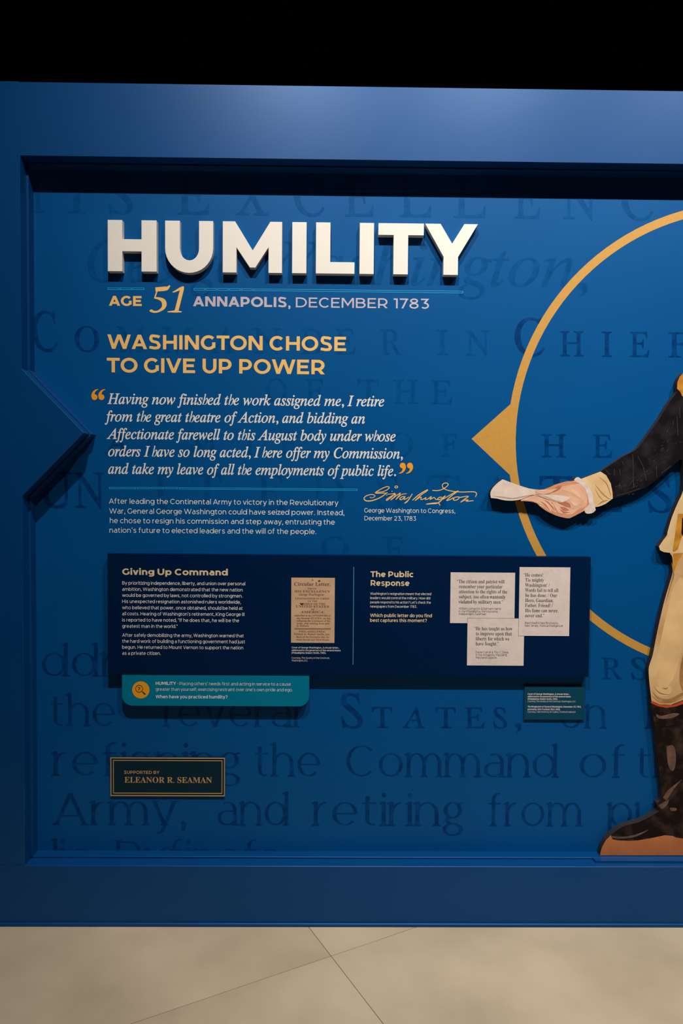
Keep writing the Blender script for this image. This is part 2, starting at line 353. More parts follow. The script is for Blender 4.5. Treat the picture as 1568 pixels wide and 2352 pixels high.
def roman(text):
    """thin old-style roman: the same skeletons swept with a broad pen, with slab feet"""
    allv = []; x = 0; st, sh = 47.0, 15.0
    for ch in text:
        if ch == ' ': x += 250; continue
        if ch == 'g':
            Wd = 470
            paths = [(ell(215, 350, 165, 165, 0, 360), None), (ell(220, -70, 190, 125, 0, 360), None), ([(120, 215), (70, 130), (120, 70), (300, 50), (370, -10)], None), ([(330, 470), (400, 510), (460, 505)], None)]
        else: paths, Wd = glyph(ch, 80)
        for path, kind in paths:
            if kind == 'dot':
                cx, cy, r = path; allv.append([(x + a, b) for a, b in ell(cx, cy, r * 1.1, r * 1.1, 0, 330, 11)]); continue
            ps = sweep(path, st, sh)
            if kind: ps = [c for c in (clip(p, *kind) for p in ps) if c]
            allv += [[(x + a, b) for a, b in p] for p in ps]
            for (ex, ey), (px_, py_) in ((path[0], path[1]), (path[-1], path[-2])):
                if kind is None and abs(ex - px_) > 12: continue
                if kind is not None:
                    lo, hi = kind; ends = []
                    t_ = (ey - py_)
                    if len(path) > 2 and (ex, ey) != path[0]: continue
                    yy = hi if t_ > 0 else lo
                    if yy < -500 or abs(t_) < 1: continue
                    exx = ex - (ex - px_) * (ey - yy) / t_; ey2 = yy
                else: exx, ey2 = ex, ey
                if ch in 'tgj' : continue
                if abs(ey2) < 1 or abs(ey2 + 190) < 1:
                    if ch in 'VWvwAU' and ch not in 'A': continue
                    allv.append([(x + exx - 100, ey2), (x + exx + 100, ey2), (x + exx + 100, ey2 + 16), (x + exx + st, ey2 + 48), (x + exx - st, ey2 + 48), (x + exx - 100, ey2 + 16)])
                elif abs(ey2 - XH) < 1 or abs(ey2 - ASC) < 1:
                    if ch in 'vwxyk' and abs(ey2 - XH) < 1: allv.append([(x + exx - 95, ey2 - 15), (x + exx + 95, ey2 - 15), (x + exx + 95, ey2), (x + exx - 95, ey2)])
                    else: allv.append([(x + exx + st, ey2), (x + exx + st, ey2 - 60), (x + exx - st, ey2 - 75), (x + exx - 105, ey2 - 45), (x + exx - 100, ey2 - 32)])
                elif abs(ey2 - CAPH) < 1 and ch not in 'A':
                    allv.append([(x + exx - 95, ey2 - 14), (x + exx + 95, ey2 - 14), (x + exx + 95, ey2), (x + exx - 95, ey2)])
        x += Wd + (95 if ch in 'iltrf' else 110)
    v = []; f = []
    for k, p in enumerate(allv):
        f.append(list(range(len(v), len(v) + len(p)))); v += [(a / CAPH, b / CAPH) for a, b in p]
    return v, f

# ---------------------------------------------------------------- serif faces: the letters of the built-in font's mathematical alphabets
KIND = {'ital': (0x1D44E, 0x1D434), 'bold': (0x1D41A, 0x1D400), 'bital': (0x1D482, 0x1D468)}
def mapped(s, kind):
    lo, up = KIND[kind]; r = ''
    for c in s:
        if 'a' <= c <= 'z': r += '\u210e' if (kind == 'ital' and c == 'h') else chr(lo + ord(c) - 97)
        elif 'A' <= c <= 'Z': r += chr(up + ord(c) - 65)
        else: r += c
    return r
_capcache = {}
def font_mesh(s, off=0.0, space=1.0):
    cu = bpy.data.curves.new('letters', 'FONT'); cu.body = s; cu.size = 1.0; cu.offset = off; cu.resolution_u = 4
    cu.space_character = space
    ob = bpy.data.objects.new('letters', cu); C.objects.link(ob)
    dg = bpy.context.evaluated_depsgraph_get(); dg.update()
    me = bpy.data.meshes.new_from_object(ob.evaluated_get(dg))
    V_ = [(v.co.x, v.co.y) for v in me.vertices]; F_ = [list(p.vertices) for p in me.polygons]
    bpy.data.objects.remove(ob); bpy.data.curves.remove(cu); bpy.data.meshes.remove(me)
    return V_, F_
def serif(text, kind, off=0.0, space=1.0):
    if kind not in _capcache:
        v, f = font_mesh(mapped('H', kind)); _capcache[kind] = max(p[1] for p in v)
    ch = _capcache[kind]
    v, f = font_mesh(mapped(text, kind), off, space)
    return [(x / ch, y / ch) for x, y in v], f

import re
def swash_h():
    out = []
    sl = lambda x, y: (0.04 + x * 1.18 + 0.26 * y, y)
    for k, P in enumerate(([(0.105, 1.045, .052), (0.10, .70, .056), (0.095, .30, .058), (0.09, 0.0, .058)],
              [(0.00, .985, .010), (0.05, 1.0, .018), (0.13, 1.035, .03)],
              [(0.12, .22, .012), (0.17, .44, .020), (0.26, .60, .034), (0.34, .615, .050), (0.395, .50, .060), (0.405, .33, .060), (0.375, .15, .046), (0.31, .03, .026), (0.25, -.005, .022), (0.225, .025, .028)])):
        Q = smooth(P, 4)
        for q in sweep([(*sl(a, b), w) for a, b, w in Q], 0): out.append((q, k))
    return out
def union(polys):
    """one non-overlapping triangulation of overlapping outlines"""
    V = []; F = []
    x0, y0 = polys[0][0]; K = 1000.0
    parts = []
    for p in polys:
        if len(p) == 4: parts += [[p[0], p[1], p[2]], [p[0], p[2], p[3]]]
        else: parts.append(p)
    for p in parts:
        a = sum(p[i][0] * p[(i + 1) % len(p)][1] - p[(i + 1) % len(p)][0] * p[i][1] for i in range(len(p)))
        if abs(a) < 1e-14: continue
        if a < 0: p = p[::-1]
        b = len(V); V += [Vector(((x - x0) * K, (y - y0) * K)) for x, y in p]; F.append(list(range(b, b + len(p))))
    if not F: return [], []
    vs, es, fs, ov, oe, of = geometry.delaunay_2d_cdt(V, [], F, 0, 1e-5)
    return [(v.x / K + x0, v.y / K + y0) for v in vs], [list(f) for f, o in zip(fs, of) if len(o)]
class Print:
    """flat print gathered into one mesh at one depth"""
    def __init__(s, Y): s.Y = Y; s.v = []; s.f = []; s.loose = []
    def poly(s, p, layer=0): s.loose.append(p)
    def add(s, polys, overlap, layer=0):
        if overlap: vs, fs = union(polys)
        else:
            vs = []; fs = []
            for p in polys: fs.append(list(range(len(vs), len(vs) + len(p)))); vs += p
        i = len(s.v); s.v += [(x, s.Y - layer * 1.5e-5, z) for x, z in vs]; s.f += [[i + j for j in f] for f in fs]
    def line(s, runs, x0, x1, yl, yr=None, cap=10.0):
        """runs: list of (text, style); style ('sans', weight[, slant[, track]]) or ('ital'|'bold'|'bital'[, offset[, spacing]])"""
        if isinstance(runs, tuple): runs = [runs]
        yr = yl if yr is None else yr
        a, b = at(x0, yl, s.Y), at(x1, yr, s.Y)
        if yr == yl:       # only the left end was measured: the line is level, so take its height there
            z = a[1]
        else: z = (a[1] + b[1]) / 2
        capm = (at(x0, yl - cap, s.Y)[1] - a[1])
        allp = []; adv = 0
        for text, st in runs:
            if st[0] == 'sans':
                ps, w_ = sans(text, st[1], st[2] if len(st) > 2 else 0, st[3] if len(st) > 3 else 0)
                base = 1 + max([l for p, l in allp], default=0); allp += [([(adv + x, y) for x, y in p], base + l) for p, l in ps]; adv += w_
            else:
                if st[0] == 'swash':
                    for tok in re.split('(h)', text):
                        if tok == '': continue
                        if tok == 'h':
                            q = swash_h(); base = 1 + max([l for p, l in allp], default=0); allp += [([(adv + x + 0.015, y) for x, y in pp], base) for pp, l in q]; adv += 0.60
                        else:
                            if tok[0] == ' ': adv += 0.25
                            tk = tok.strip()
                            if tk:
                                v, f = serif(tk, 'ital', st[1])
                                ex = [(x - 0.26 * y) for x, y in v if 0.0 <= y <= 0.72]; m0, m1 = min(ex), max(ex)
                                if tk[0] in 'fj': m0 = min(x - 0.26 * y for x, y in v if 0.1 < y < 0.6)
                                allp += [([(adv + v[i][0] - m0, v[i][1]) for i in q], 0) for q in f]
                                adv += m1 - m0 + 0.01
                            if tok[-1] == ' ' and tk: adv += 0.34
                    continue
                v, f = serif(text, st[0], st[1] if len(st) > 1 else 0.0, st[2] if len(st) > 2 else 1.0)
                allp += [([(adv + v[i][0], v[i][1]) for i in q], 0) for q in f]
                adv += max(p[0] for p in v) + 0.32
        mn = min(x for p, l in allp for x, y in p); mx = max(x for p, l in allp for x, y in p)
        sx = (b[0] - a[0]) / (mx - mn)
        by = {}
        for p, l in allp: by.setdefault(l, []).append([(a[0] + (x - mn) * sx, z + y * capm) for x, y in p])
        for l, ps in by.items(): s.add(ps, l != 0)
    def build(s, name, m, parent=None):
        if s.loose: s.add(s.loose, True)
        return meshobj(name, s.v, s.f, m, parent)

# ================================================================ THE SETTING
zs = lambda x, y, Y: at(x, y, Y)[1]
Z_TOP = (at(0, 186.8, 0)[1] + at(1568, 210.2, 0)[1] + at(784, 197, 0)[1]) / 3
Z_SOF = (at(47, 357.6, 0)[1] + at(1568, 377.2, 0)[1]) / 2
Z_SILL = (at(59, 1987.4, 0)[1] + at(1568, 1990, 0)[1]) / 2
Z_BASE = (at(0, 2116, 0)[1] + at(784, 2119.5, 0)[1] + at(1568, 2118, 0)[1]) / 3
X_JAMB = (at(46, 358, 0)[0] + at(58.5, 1987, 0)[0]) / 2
X_L, X_R = -2.6, 3.0
YT = 0.045                          # where the frame's front tier meets its rear tier
INS = 0.007
# floor: sawn slabs turned about 45 degrees, joints open
def floor_pt(px, py):
    d = RM @ Vector(((px - 784) / FPX, (py - 1176) / FPX, 1)); t = CAM[2] / d[1]
    return Vector((t * d[0], CAM[1] + t * d[2]))
P0 = floor_pt(760, 2196); dA = (floor_pt(880, 2352) - P0).normalized(); dB = Vector((dA.y, -dA.x))
if (floor_pt(285, 2352) - P0).dot(dB) < 0: dB = -dB
M_SLAB = mat('polished_concrete', (0.40, 0.335, 0.235), 0.5, 0.3, scale=2.6, col2=(0.53, 0.45, 0.325), detail=10, contrast=(0.34, 0.68), bump=0.1, bscale=60)
nt = M_SLAB.node_tree
M_JOINT = mat('dark_joint', (0.16, 0.125, 0.085), 0.9, 0.1)
floor = meshobj('floor', [(-6, -6, -0.004), (6, -6, -0.004), (6, 3, -0.004), (-6, 3, -0.004)], [(0, 1, 2, 3)], M_JOINT)
tag(floor, kind='structure')
SL = 1.9; g = 0.0009
sm = None
for i in range(-2, 2):
    for j in range(-2, 2):
        c = P0 + dA * (i * SL) + dB * (j * SL)
        if sm is None:
            bm = bmesh.new()
            q = [dA * g + dB * g, dA * (SL - g) + dB * g, dA * (SL - g) + dB * (SL - g), dA * g + dB * (SL - g)]
            top = [bm.verts.new((p.x, p.y, 0)) for p in q]; bot = [bm.verts.new((p.x, p.y, -0.004)) for p in q]
            bm.faces.new(top); bm.faces.new(bot)
            for k in range(4): bm.faces.new((top[k], top[(k + 1) % 4], bot[(k + 1) % 4], bot[k]))
            bmesh.ops.recalc_face_normals(bm, faces=bm.faces)
            sm = bpy.data.meshes.new('slab'); bm.to_mesh(sm); bm.free(); sm.materials.append(M_SLAB)
        o = bpy.data.objects.new('slab', sm); o.location = (c.x, c.y, 0); link(o, floor)

# graphic wall
wall = prism('wall_back', rect(X_L, 0.0, X_R, Z_TOP - 0.02), YW, YW + 0.12, M_WALL)
tag(wall, kind='structure')
# frame, front tier
hx = at(44.5, 188, 0)[0]
tag(prism('trim_1', rect(hx - 0.02, Z_SOF, X_R, Z_TOP), 0.0, YT, M_FRAME, bev=0.0012), kind='structure')        # header
p_top, p_tip, p_bot = at(46.8, 846.8, 0), at(193.4, 994.6, 0), at(50, 1139.6, 0)
px_ = X_JAMB
tag(prism('trim_2', [(X_L, Z_SILL), (px_, Z_SILL), (px_, p_bot[1]), (p_tip[0], p_tip[1]), (px_, p_top[1]), (px_, Z_SOF), (hx, Z_SOF), (hx, Z_TOP), (X_L, Z_TOP)], -0.003, YT, M_FRAME, bev=0.001), kind='structure')   # left post with pointer
tag(prism('trim_3', rect(X_L, 0.0, X_R, Z_SILL), -0.003, YT, M_FRAME, bev=0.001), kind='structure')               # base
# frame, rear tier (steps inwards)
tag(prism('trim_4', rect(X_L, Z_SOF - INS, X_R, Z_TOP - 0.01), YT, YW, M_FRAME, bev=0.0008), kind='structure')
s2 = INS * 1.42
tag(prism('trim_5', [(X_L, Z_SILL), (px_ + INS, Z_SILL), (px_ + INS, p_bot[1] - INS * .4), (p_tip[0] + s2, p_tip[1]), (px_ + INS, p_top[1] + INS * .4), (px_ + INS, Z_SOF - INS), (X_L, Z_SOF - INS)], YT, YW, M_FRAME, bev=0.0008), kind='structure')
tag(prism('trim_6', rect(X_L, 0.0, X_R, Z_SILL + INS), YT, YW, M_FRAME, bev=0.0008), kind='structure')
# low plinth in front of the rear tier, under the cut-out figure (plan outline, extruded up)
xa, xb = at(1359, 1970, YT)[0], at(1368, 1979, 0.022)[0]
YP = 0.022
pl = [(xa, YT), (xb, YP), (X_R, YP), (X_R, YT)]
tag(meshobj('trim_7', [(x, y, Z_SILL) for x, y in pl] + [(x, y, Z_SILL + INS) for x, y in pl], [(3, 2, 1, 0), (4, 5, 6, 7), (0, 1, 5, 4), (1, 2, 6, 5), (2, 3, 7, 6), (3, 0, 4, 7)], M_FRAME), kind='structure')
tag(prism('baseboard_back', rect(X_L, 0.0, X_R, Z_BASE), -0.010, -0.003, M_FRAME, bev=0.0015), kind='structure')
# black gallery shell above and behind
seam = at(769, 100, 1.2)[0]
rear = prism('wall_rear', rect(-7, 0, 7, 5.6), 1.24, 1.30, M_BLACK2); tag(rear, kind='structure')
prism('drape_panel', rect(-7, 0, seam - 0.002, 5.6), 1.20, 1.24, M_BLACK, rear)
prism('drape_panel', rect(seam + 0.002, 0, 7, 5.6), 1.205, 1.24, M_BLACK2, rear)
tag(meshobj('ceiling', [(-7, -6, 5.6), (7, -6, 5.6), (7, 1.3, 5.6), (-7, 1.3, 5.6)], [(0, 1, 2, 3)], M_BLACK2), kind='structure')

# ================================================================ GHOST TYPE printed on the wall
YP0 = YW - 0.0002
gp = Print(YP0); gp.rows = []; gp2 = Print(YP0)
GO = ('bold', -0.0075)
def ghost(items, yl, yr, cap, style=GO):
    """items: (text, x0, x1[, cap]); the baseline runs level between the two measured ends"""
    zl, zr = at(60, yl)[1], at(1568, yr)[1]; gp.rows.append(1)
    zb = (zl + zr) / 2
    for it in items:
        text, x0, x1 = it[:3]; cp = it[3] if len(it) > 3 else cap
        xm = (x0 + x1) / 2
        # pixel height of the level baseline at this x
        y = yl + (yr - yl) * (x0 - 60) / 1508
        if text.isupper() and style is GO:
            v, f = serif(text, 'ital', 0.009); v = [(a_ - 0.287 * b_, b_) for a_, b_ in v]
        elif style is GO and text[0].isalpha(): v, f = roman(text)
        else: v, f = serif(text, *style)
        mn = min(p[0] for p in v); mx = max(p[0] for p in v)
        X0, X1 = at(x0, y)[0], at(x1, y)[0]
        cm = cp / 659.0
        sx = (X1 - X0) / (mx - mn)
        (gp2 if yl < 1300 and 300 < xm < 1200 or yl < 700 else gp).add([[(X0 + (v[i][0] - mn) * sx, zb + v[i][1] * cm) for i in q] for q in f], style is GO and text[0].isalpha() and not text.isupper(), len(gp.rows) % 3)
ghost([('H', 30, 103), ('I', 155, 197), ('S', 247, 305), ('E', 405, 481), ('X', 541, 617), ('C', 674, 745), ('E', 790, 858), ('L', 915, 990), ('L', 1040, 1115), ('E', 1180, 1240), ('N', 1290, 1368), ('C', 1425, 1500), ('Y', 1550, 1625)], 488, 505, 84)
ghost([('George', 201, 545), ('Washington', 600, 1318)], 646, 660, 94, ('ital', 0.004))
ghost([(',', 1326, 1350, 100)], 650, 672, 100)
ghost([('C', 73, 133, 88), ('O', 171, 228), ('M', 268, 335), ('M', 372, 445), ('A', 485, 540), ('N', 580, 645), ('D', 690, 745), ('E', 770, 816), ('R', 873, 923), ('I', 1001, 1029), ('N', 1068, 1124), ('C', 1180, 1250, 84), ('H', 1284, 1340), ('I', 1380, 1405), ('E', 1445, 1490), ('F', 1533, 1580)], 800, 826, 56)
ghost([('O', 610, 659), ('F', 700, 742), ('T', 820, 870), ('H', 903, 960), ('E', 989, 1038)], 913, 938, 53)
ghost([('A', 240, 295), ('R', 330, 385), ('M', 430, 500), ('I', 560, 585), ('E', 640, 690), ('S', 750, 790), ('O', 895, 948), ('F', 1012, 1049), ('T', 1130, 1186), ('H', 1242, 1300), ('E', 1360, 1405)], 1034, 1058, 52)
ghost([('U', 85, 165), ('N', 170, 240), ('I', 352, 385), ('T', 440, 510), ('E', 590, 655), ('D', 715, 790), ('S', 865, 920), ('T', 978, 1056), ('A', 1090, 1170), ('T', 1237, 1315), ('E', 1365, 1430), ('S', 1486, 1543)], 1158, 1183, 80)
ghost([('O', 737, 800), ('F', 880, 925)], 1282, 1296, 56)
ghost([('A', 20, 82), ('ddr', 96, 262), ('R', 1380, 1428, 50), ('S', 1448, 1486, 50)], 1546, 1568, 74)
ghost([('the', 117, 265), ('feveral', 371, 688), ('S', 782, 833, 78), ('T', 853, 901, 48), ('A', 923, 976, 48), ('T', 999, 1046, 48), ('E', 1066, 1112, 48), ('S', 1132, 1164, 48), (',', 1182, 1197), ('on', 1285, 1393), ('his', 1478, 1620)], 1660, 1682, 74)
ghost([('refigning', 117, 552), ('the', 586, 735), ('Command', 795, 1283), ('of', 1330, 1432), ('the', 1462, 1610)], 1776, 1793, 76)
ghost([('Army,', 119, 428), ('and', 499, 666), ('retiring', 714, 1064), ('from', 1122, 1338), ('pub', 1390, 1570)], 1888, 1906, 76)
ghost([('lic', 117, 205), ('Bufinefs', 263, 640)], 1998, 2012, 76)
gp2.build('ghost_lettering', M_GHOST2, wall)['label'] = 'faintest dark blue old type behind the headings'
gp.build('ghost_lettering', M_GHOST, wall)['label'] = 'faint dark blue oversized old type printed across the blue wall'

# ================================================================ ring and pointer printed on the wall
YR = YW - 0.0004
ring_c = [(1568, 495), (1470, 530), (1380, 588), (1300, 668), (1240, 760), (1200, 862), (1178, 960), (1174, 1040), (1186, 1130), (1213, 1215), (1243, 1277), (1354, 1415), (1420, 1462), (1497, 1496)]
rp = pts(ring_c, YR)
# least squares circle
A = [[0.0] * 4 for _ in range(3)]
for x, z in rp:
    r_ = (2 * x, 2 * z, 1.0); b_ = x * x + z * z
    for i in range(3):
        for j in range(3): A[i][j] += r_[i] * r_[j]
        A[i][3] += r_[i] * b_
for i in range(3):
    p_ = A[i][i]; A[i] = [v / p_ for v in A[i]]
    for k in range(3):
        if k != i: f_ = A[k][i]; A[k] = [a - f_ * b for a, b in zip(A[k], A[i])]
rcx, rcz = A[0][3], A[1][3]; rr = math.sqrt(A[2][3] + rcx * rcx + rcz * rcz)
print('RING', rcx, rcz, rr, [round(math.hypot(x - rcx, z - rcz) - rr, 4) for x, z in rp])
HWR = 0.0145
n = 128; V_ = []; F_ = []
for i in range(n):
    a = 2 * math.pi * i / n
    V_ += [(rcx + (rr - HWR) * math.cos(a), YR, rcz + (rr - HWR) * math.sin(a)), (rcx + (rr + HWR) * math.cos(a), YR, rcz + (rr + HWR) * math.sin(a))]
for i in range(n):
    j = (i + 1) % n; F_.append((2 * i, 2 * i + 1, 2 * j + 1, 2 * j))
ring = meshobj('ring', V_, F_, M_OCHRE, wall)
tri = pts([(1082.5, 1008)], YR)[0]
ta = pts([(1174, 918), (1174, 1101)], YR)
tr = [tri]
for k in range(9):
    zz = ta[1][1] + (ta[0][1] - ta[1][1]) * k / 8
    tr.append((rcx - math.sqrt((rr) ** 2 - (zz - rcz) ** 2), zz))
flat('pointer', [tr], YR + 0.0001, M_OCHRE, wall)

# ================================================================ flat print on the wall
YL_ = YW - 0.0005
p = Print(YL_)
p.line(('WASHINGTON CHOSE', ('sans', 153, 0, 4)), 246.6, 794.4, 802.3, 805.3, 33.0)
p.line(('TO GIVE UP POWER', ('sans', 153, 0, 4)), 245.3, 745.7, 856.3, 858.7, 33.4)
p.build('lettering', M_GOLD, wall)['label'] = 'large gold capital lettering, two lines'
p = Print(YL_)
p.line(('AGE', ('sans', 168)), 250, 325.4, 702.3, 702.8, 22.8)
p.build('lettering', M_GOLD, wall)['label'] = 'small gold capital lettering before the numeral'
def varstroke(pr, P, Y, fx, layer=0, k=4, sm_=True):
    """variable width stroke: P = (x, y, halfwidth) in local units, fx maps local (x, y) to (x, z)"""
    Q = smooth(P, k) if sm_ else P
    for q in sweep(Q, 0): pr.poly([fx(x, y) for x, y in q], layer)
# the italic 51, drawn from strokes in a pixel grid of the zoomed crop
p = Print(YL_)
fx = lambda x, y: at(200 + x / 3.136, 480 + y / 3.136, YL_)
varstroke(p, [(492, 580, 15.35), (560, 574, 15.35), (580, 568, 10.75), (596, 551, 3.85)], YL_, fx, 0)
varstroke(p, [(510, 572, 3.85), (500, 600, 4.42), (487, 640, 5.00)], YL_, fx, 1, sm_=False)
varstroke(p, [(484, 640, 5.00), (520, 646, 9.60), (548, 662, 15.35), (556, 690, 16.50), (545, 715, 11.90), (515, 736, 7.30), (485, 741, 7.30), (460, 732, 9.60), (455, 727, 6.15)], YL_, fx, 2, 6)
varstroke(p, [(697, 562, 3.85), (687, 570, 11.90), (675, 610, 13.62), (655, 690, 13.62), (645, 728, 13.62), (641, 740, 16.50)], YL_, fx, 3)
varstroke(p, [(616, 600, 3.27), (640, 590, 6.15), (675, 572, 9.60), (697, 562, 2.70)], YL_, fx, 4)
varstroke(p, [(580, 741, 3.85), (600, 740, 5.00), (640, 738, 8.45), (665, 740, 5.00), (680, 741, 3.85)], YL_, fx, 5)
p.build('numeral', M_GOLD, wall)['label'] = 'large gold italic numeral under the raised heading'
p = Print(YL_)
p.line([('ANNAPOLIS', ('sans', 168)), (', ', ('sans', 110)), ('DECEMBER 1783', ('sans', 108))], 443, 985, 703.9, 708.6, 22.9)
p.build('lettering', M_LILAC, wall)['label'] = 'lilac grey capital lettering of place and date'
# quotation
p = Print(YL_)
QS = ('swash', 0.013)
for s_, x0, x1, yl, yr in [
    ('Having now finished the work assigned me, I retire', 246.6, 882, 928.7, 932),
    ('from the great theatre of Action, and bidding an', 240.5, 838, 968.2, 972),
    ('Affectionate farewell to this August body under whose', 244.8, 908.2, 1009, 1012.3),
    ('orders I have so long acted, I here offer my Commission,', 248.2, 924.8, 1048.6, 1052.4),
    ('and take my leave of all the employments of public life.', 248.2, 909, 1088.9, 1092)]:
    p.line((s_, QS), x0, x1, yl, yr, 23.6)
p.build('quotation', M_PALE, wall)['label'] = 'pale italic serif lines of the quotation'
# quotation marks
def qmark(pr, cx, cy, flip):
    """one comma-shaped mark, about 13 px wide and 24 px high; flip turns it by half a turn"""
    k = -1 if flip else 1
    fx = lambda x, y: at(cx + k * x, cy + k * y, YL_)
    pr.poly([fx(*q) for q in ell(0.0, 5.4, 6.6, 6.6, 0, 345, 20)], 0)
    varstroke(pr, [(-2.5, 6.0, 4.0), (-3.6, 0.5, 3.6), (-1.5, -6, 2.6), (3, -10.5, 1.6), (8.5, -12.4, 0.7)], YL_, fx, 1)
p = Print(YL_)
qmark(p, 217.0, 906.8, False); qmark(p, 233.0, 906.8, False)
qmark(p, 924.5, 1074.8, True); qmark(p, 941.0, 1074.8, True)
p.build('quotation_marks', M_ORANGE, wall)['label'] = 'bright orange quotation marks'
# rules made of outlined dashes
def outlined(pr, x0, x1, yt, yb, t, ytr=None):
    a = at(x0, yt, YL_); b = at(x1, yt if ytr is None else ytr, YL_); hgt = (yb - yt) / 659.0
    zt = (a[1] + b[1]) / 2; zb = zt - hgt; t = t / 659.0
    X0, X1 = a[0], b[0]
    for q in (rect(X0, zt - t, X1, zt), rect(X0, zb, X1, zb + t), rect(X0, zb + t, X0 + t, zt - t), rect(X1 - t, zb + t, X1, zt - t)): pr.poly(q)
p = Print(YL_)
for a, b in [(247.2, 274), (275.6, 302.7), (304.3, 331.4)]: outlined(p, a, b, 660.8, 665.9, 1.2)
for i in range(5): outlined(p, 444.6 + i * 27.4, 470.4 + i * 27.4, 661.8 + i * .2, 666.9 + i * .2, 1.2)
outlined(p, 581.7, 1063, 662.8, 667.9, 1.2, 668.6)
for a, b in [(250.5, 280.3), (282.3, 312), (314.2, 344), (346.4, 376.2), (378.8, 408.4)]: outlined(p, a, b, 1118.8, 1123.3, 1.3)
outlined(p, 410.7, 820.7, 1119.6, 1124.1, 1.3, 1122.6)
p.build('rule', M_CYAN, wall)['label'] = 'thin cyan dashed rules under the headings'
# body
p = Print(YL_)
BS = ('sans', 92)
for s_, x0, x1, yl, yr, cp in [
    ('After leading the Continental Army to victory in the Revolutionary', 250, 776.8, 1157.5, 1160, 11.8),
    ('War, General George Washington could have seized power. Instead,', 250.7, 790.4, 1180, 1182.8, 11.8),
    ('he chose to resign his commission and step away, entrusting the', 252, 768.7, 1201.8, 1204.7, 11.8),
    ('nation’s future to elected leaders and the will of the people.', 251.2, 725.8, 1223.8, 1226.4, 11.8),
    ('George Washington to Congress,', 836.2, 1045, 1177.3, 1178.4, 10.0),
    ('December 23, 1783', 836.5, 955, 1195.2, 1195.8, 10.0)]:
    p.line((s_, BS), x0, x1, yl, yr, cp)
p.build('paragraph', M_PALE, wall)['label'] = 'small pale sans serif lines under the quotation'
# signature
p = Print(YL_)
fx = lambda x, y: at(800 + x / 3.92, 1080 + y / 3.92, YL_)
SIG = [
    [(246, 198, 4), (300, 196, 4), (345, 178, 4), (367, 157, 4), (352, 148, 4), (318, 157, 4), (275, 180, 4), (243, 203, 4.5), (270, 208, 4), (318, 206, 3.5), (348, 205, 3)],
    [(352, 200, 3), (335, 212, 4), (300, 238, 4.5), (250, 262, 5), (200, 276, 5.5), (158, 275, 5.5), (141, 258, 5), (150, 238, 4.5), (185, 222, 4), (222, 220, 4), (238, 232, 3.5), (225, 245, 3), (200, 248, 3), (193, 240, 3)],
    [(341, 226, 4), (348, 222, 4)], [(388, 191, 4), (396, 189, 4)],
    [(415, 155, 3), (424, 143, 4), (440, 144, 4), (440, 156, 4), (424, 160, 3.5), (415, 154, 3)],
    [(352, 216, 3), (400, 212, 3.5), (415, 208, 3.5), (395, 235, 4), (360, 262, 4.5), (342, 272, 4.5), (348, 258, 4), (390, 232, 4), (425, 212, 4)],
    [(425, 212, 4), (412, 240, 4), (385, 264, 4.5), (395, 258, 4), (430, 230, 4), (466, 206, 4), (450, 235, 4), (428, 262, 4), (445, 246, 4), (480, 218, 3.5), (525, 211, 3)],
    [(502, 236, 3.5), (482, 240, 4), (463, 256, 4.5), (470, 267, 4), (492, 256, 4), (508, 238, 4), (500, 262, 4), (522, 256, 3.5), (545, 240, 3.5)],
    [(575, 212, 4), (555, 245, 4.5), (530, 280, 5), (508, 296, 4.5), (530, 276, 4)],
    [(575, 272, 4), (620, 232, 5), (670, 198, 5), (710, 178, 5), (702, 190, 4), (655, 222, 4), (612, 262, 4.5), (604, 270, 4), (640, 246, 4), (655, 245, 4), (650, 262, 4), (668, 262, 4), (700, 246, 4)],
    [(700, 246, 3.5), (690, 262, 4), (712, 260, 4), (745, 238, 4), (735, 262, 4.5), (770, 246, 4), (785, 262, 4), (800, 262, 3.5)],
    [(840, 242, 4), (815, 246, 4), (802, 262, 4.5), (815, 266, 4), (845, 250, 4), (870, 232, 4), (830, 276, 5), (795, 298, 5), (745, 302, 5), (702, 306, 4), (750, 297, 4), (800, 294, 4), (818, 304, 4), (824, 320, 3)],
    [(850, 262, 3.5), (900, 232, 4), (945, 206, 4), (985, 188, 4), (930, 228, 4.5), (885, 272, 4.5), (920, 262, 4), (945, 246, 4)],
    [(985, 240, 4), (960, 244, 4), (944, 260, 4.5), (955, 272, 4), (985, 262, 4), (996, 246, 4), (985, 240, 3.5), (1010, 244, 4), (1040, 238, 4), (1078, 236, 4), (1050, 258, 4.5), (1012, 286, 4.5), (1040, 272, 4), (1075, 268, 4), (1062, 280, 4), (1125, 274, 3.5)],
    [(755, 182, 4), (800, 184, 4), (845, 172, 4), (880, 150, 4), (897, 130, 4), (885, 116, 4), (860, 118, 4), (845, 134, 4), (852, 158, 4), (885, 178, 4), (940, 190, 4), (1020, 197, 4), (1100, 194, 4), (1140, 198, 4), (1153, 214, 4), (1141, 241, 3)]]
for i, st_ in enumerate(SIG): varstroke(p, [(x, y, w_ * 0.92) for x, y, w_ in st_], YL_, fx, i, 5)
p.build('signature', M_GOLD, wall)['label'] = 'gold handwritten signature printed after the quotation'

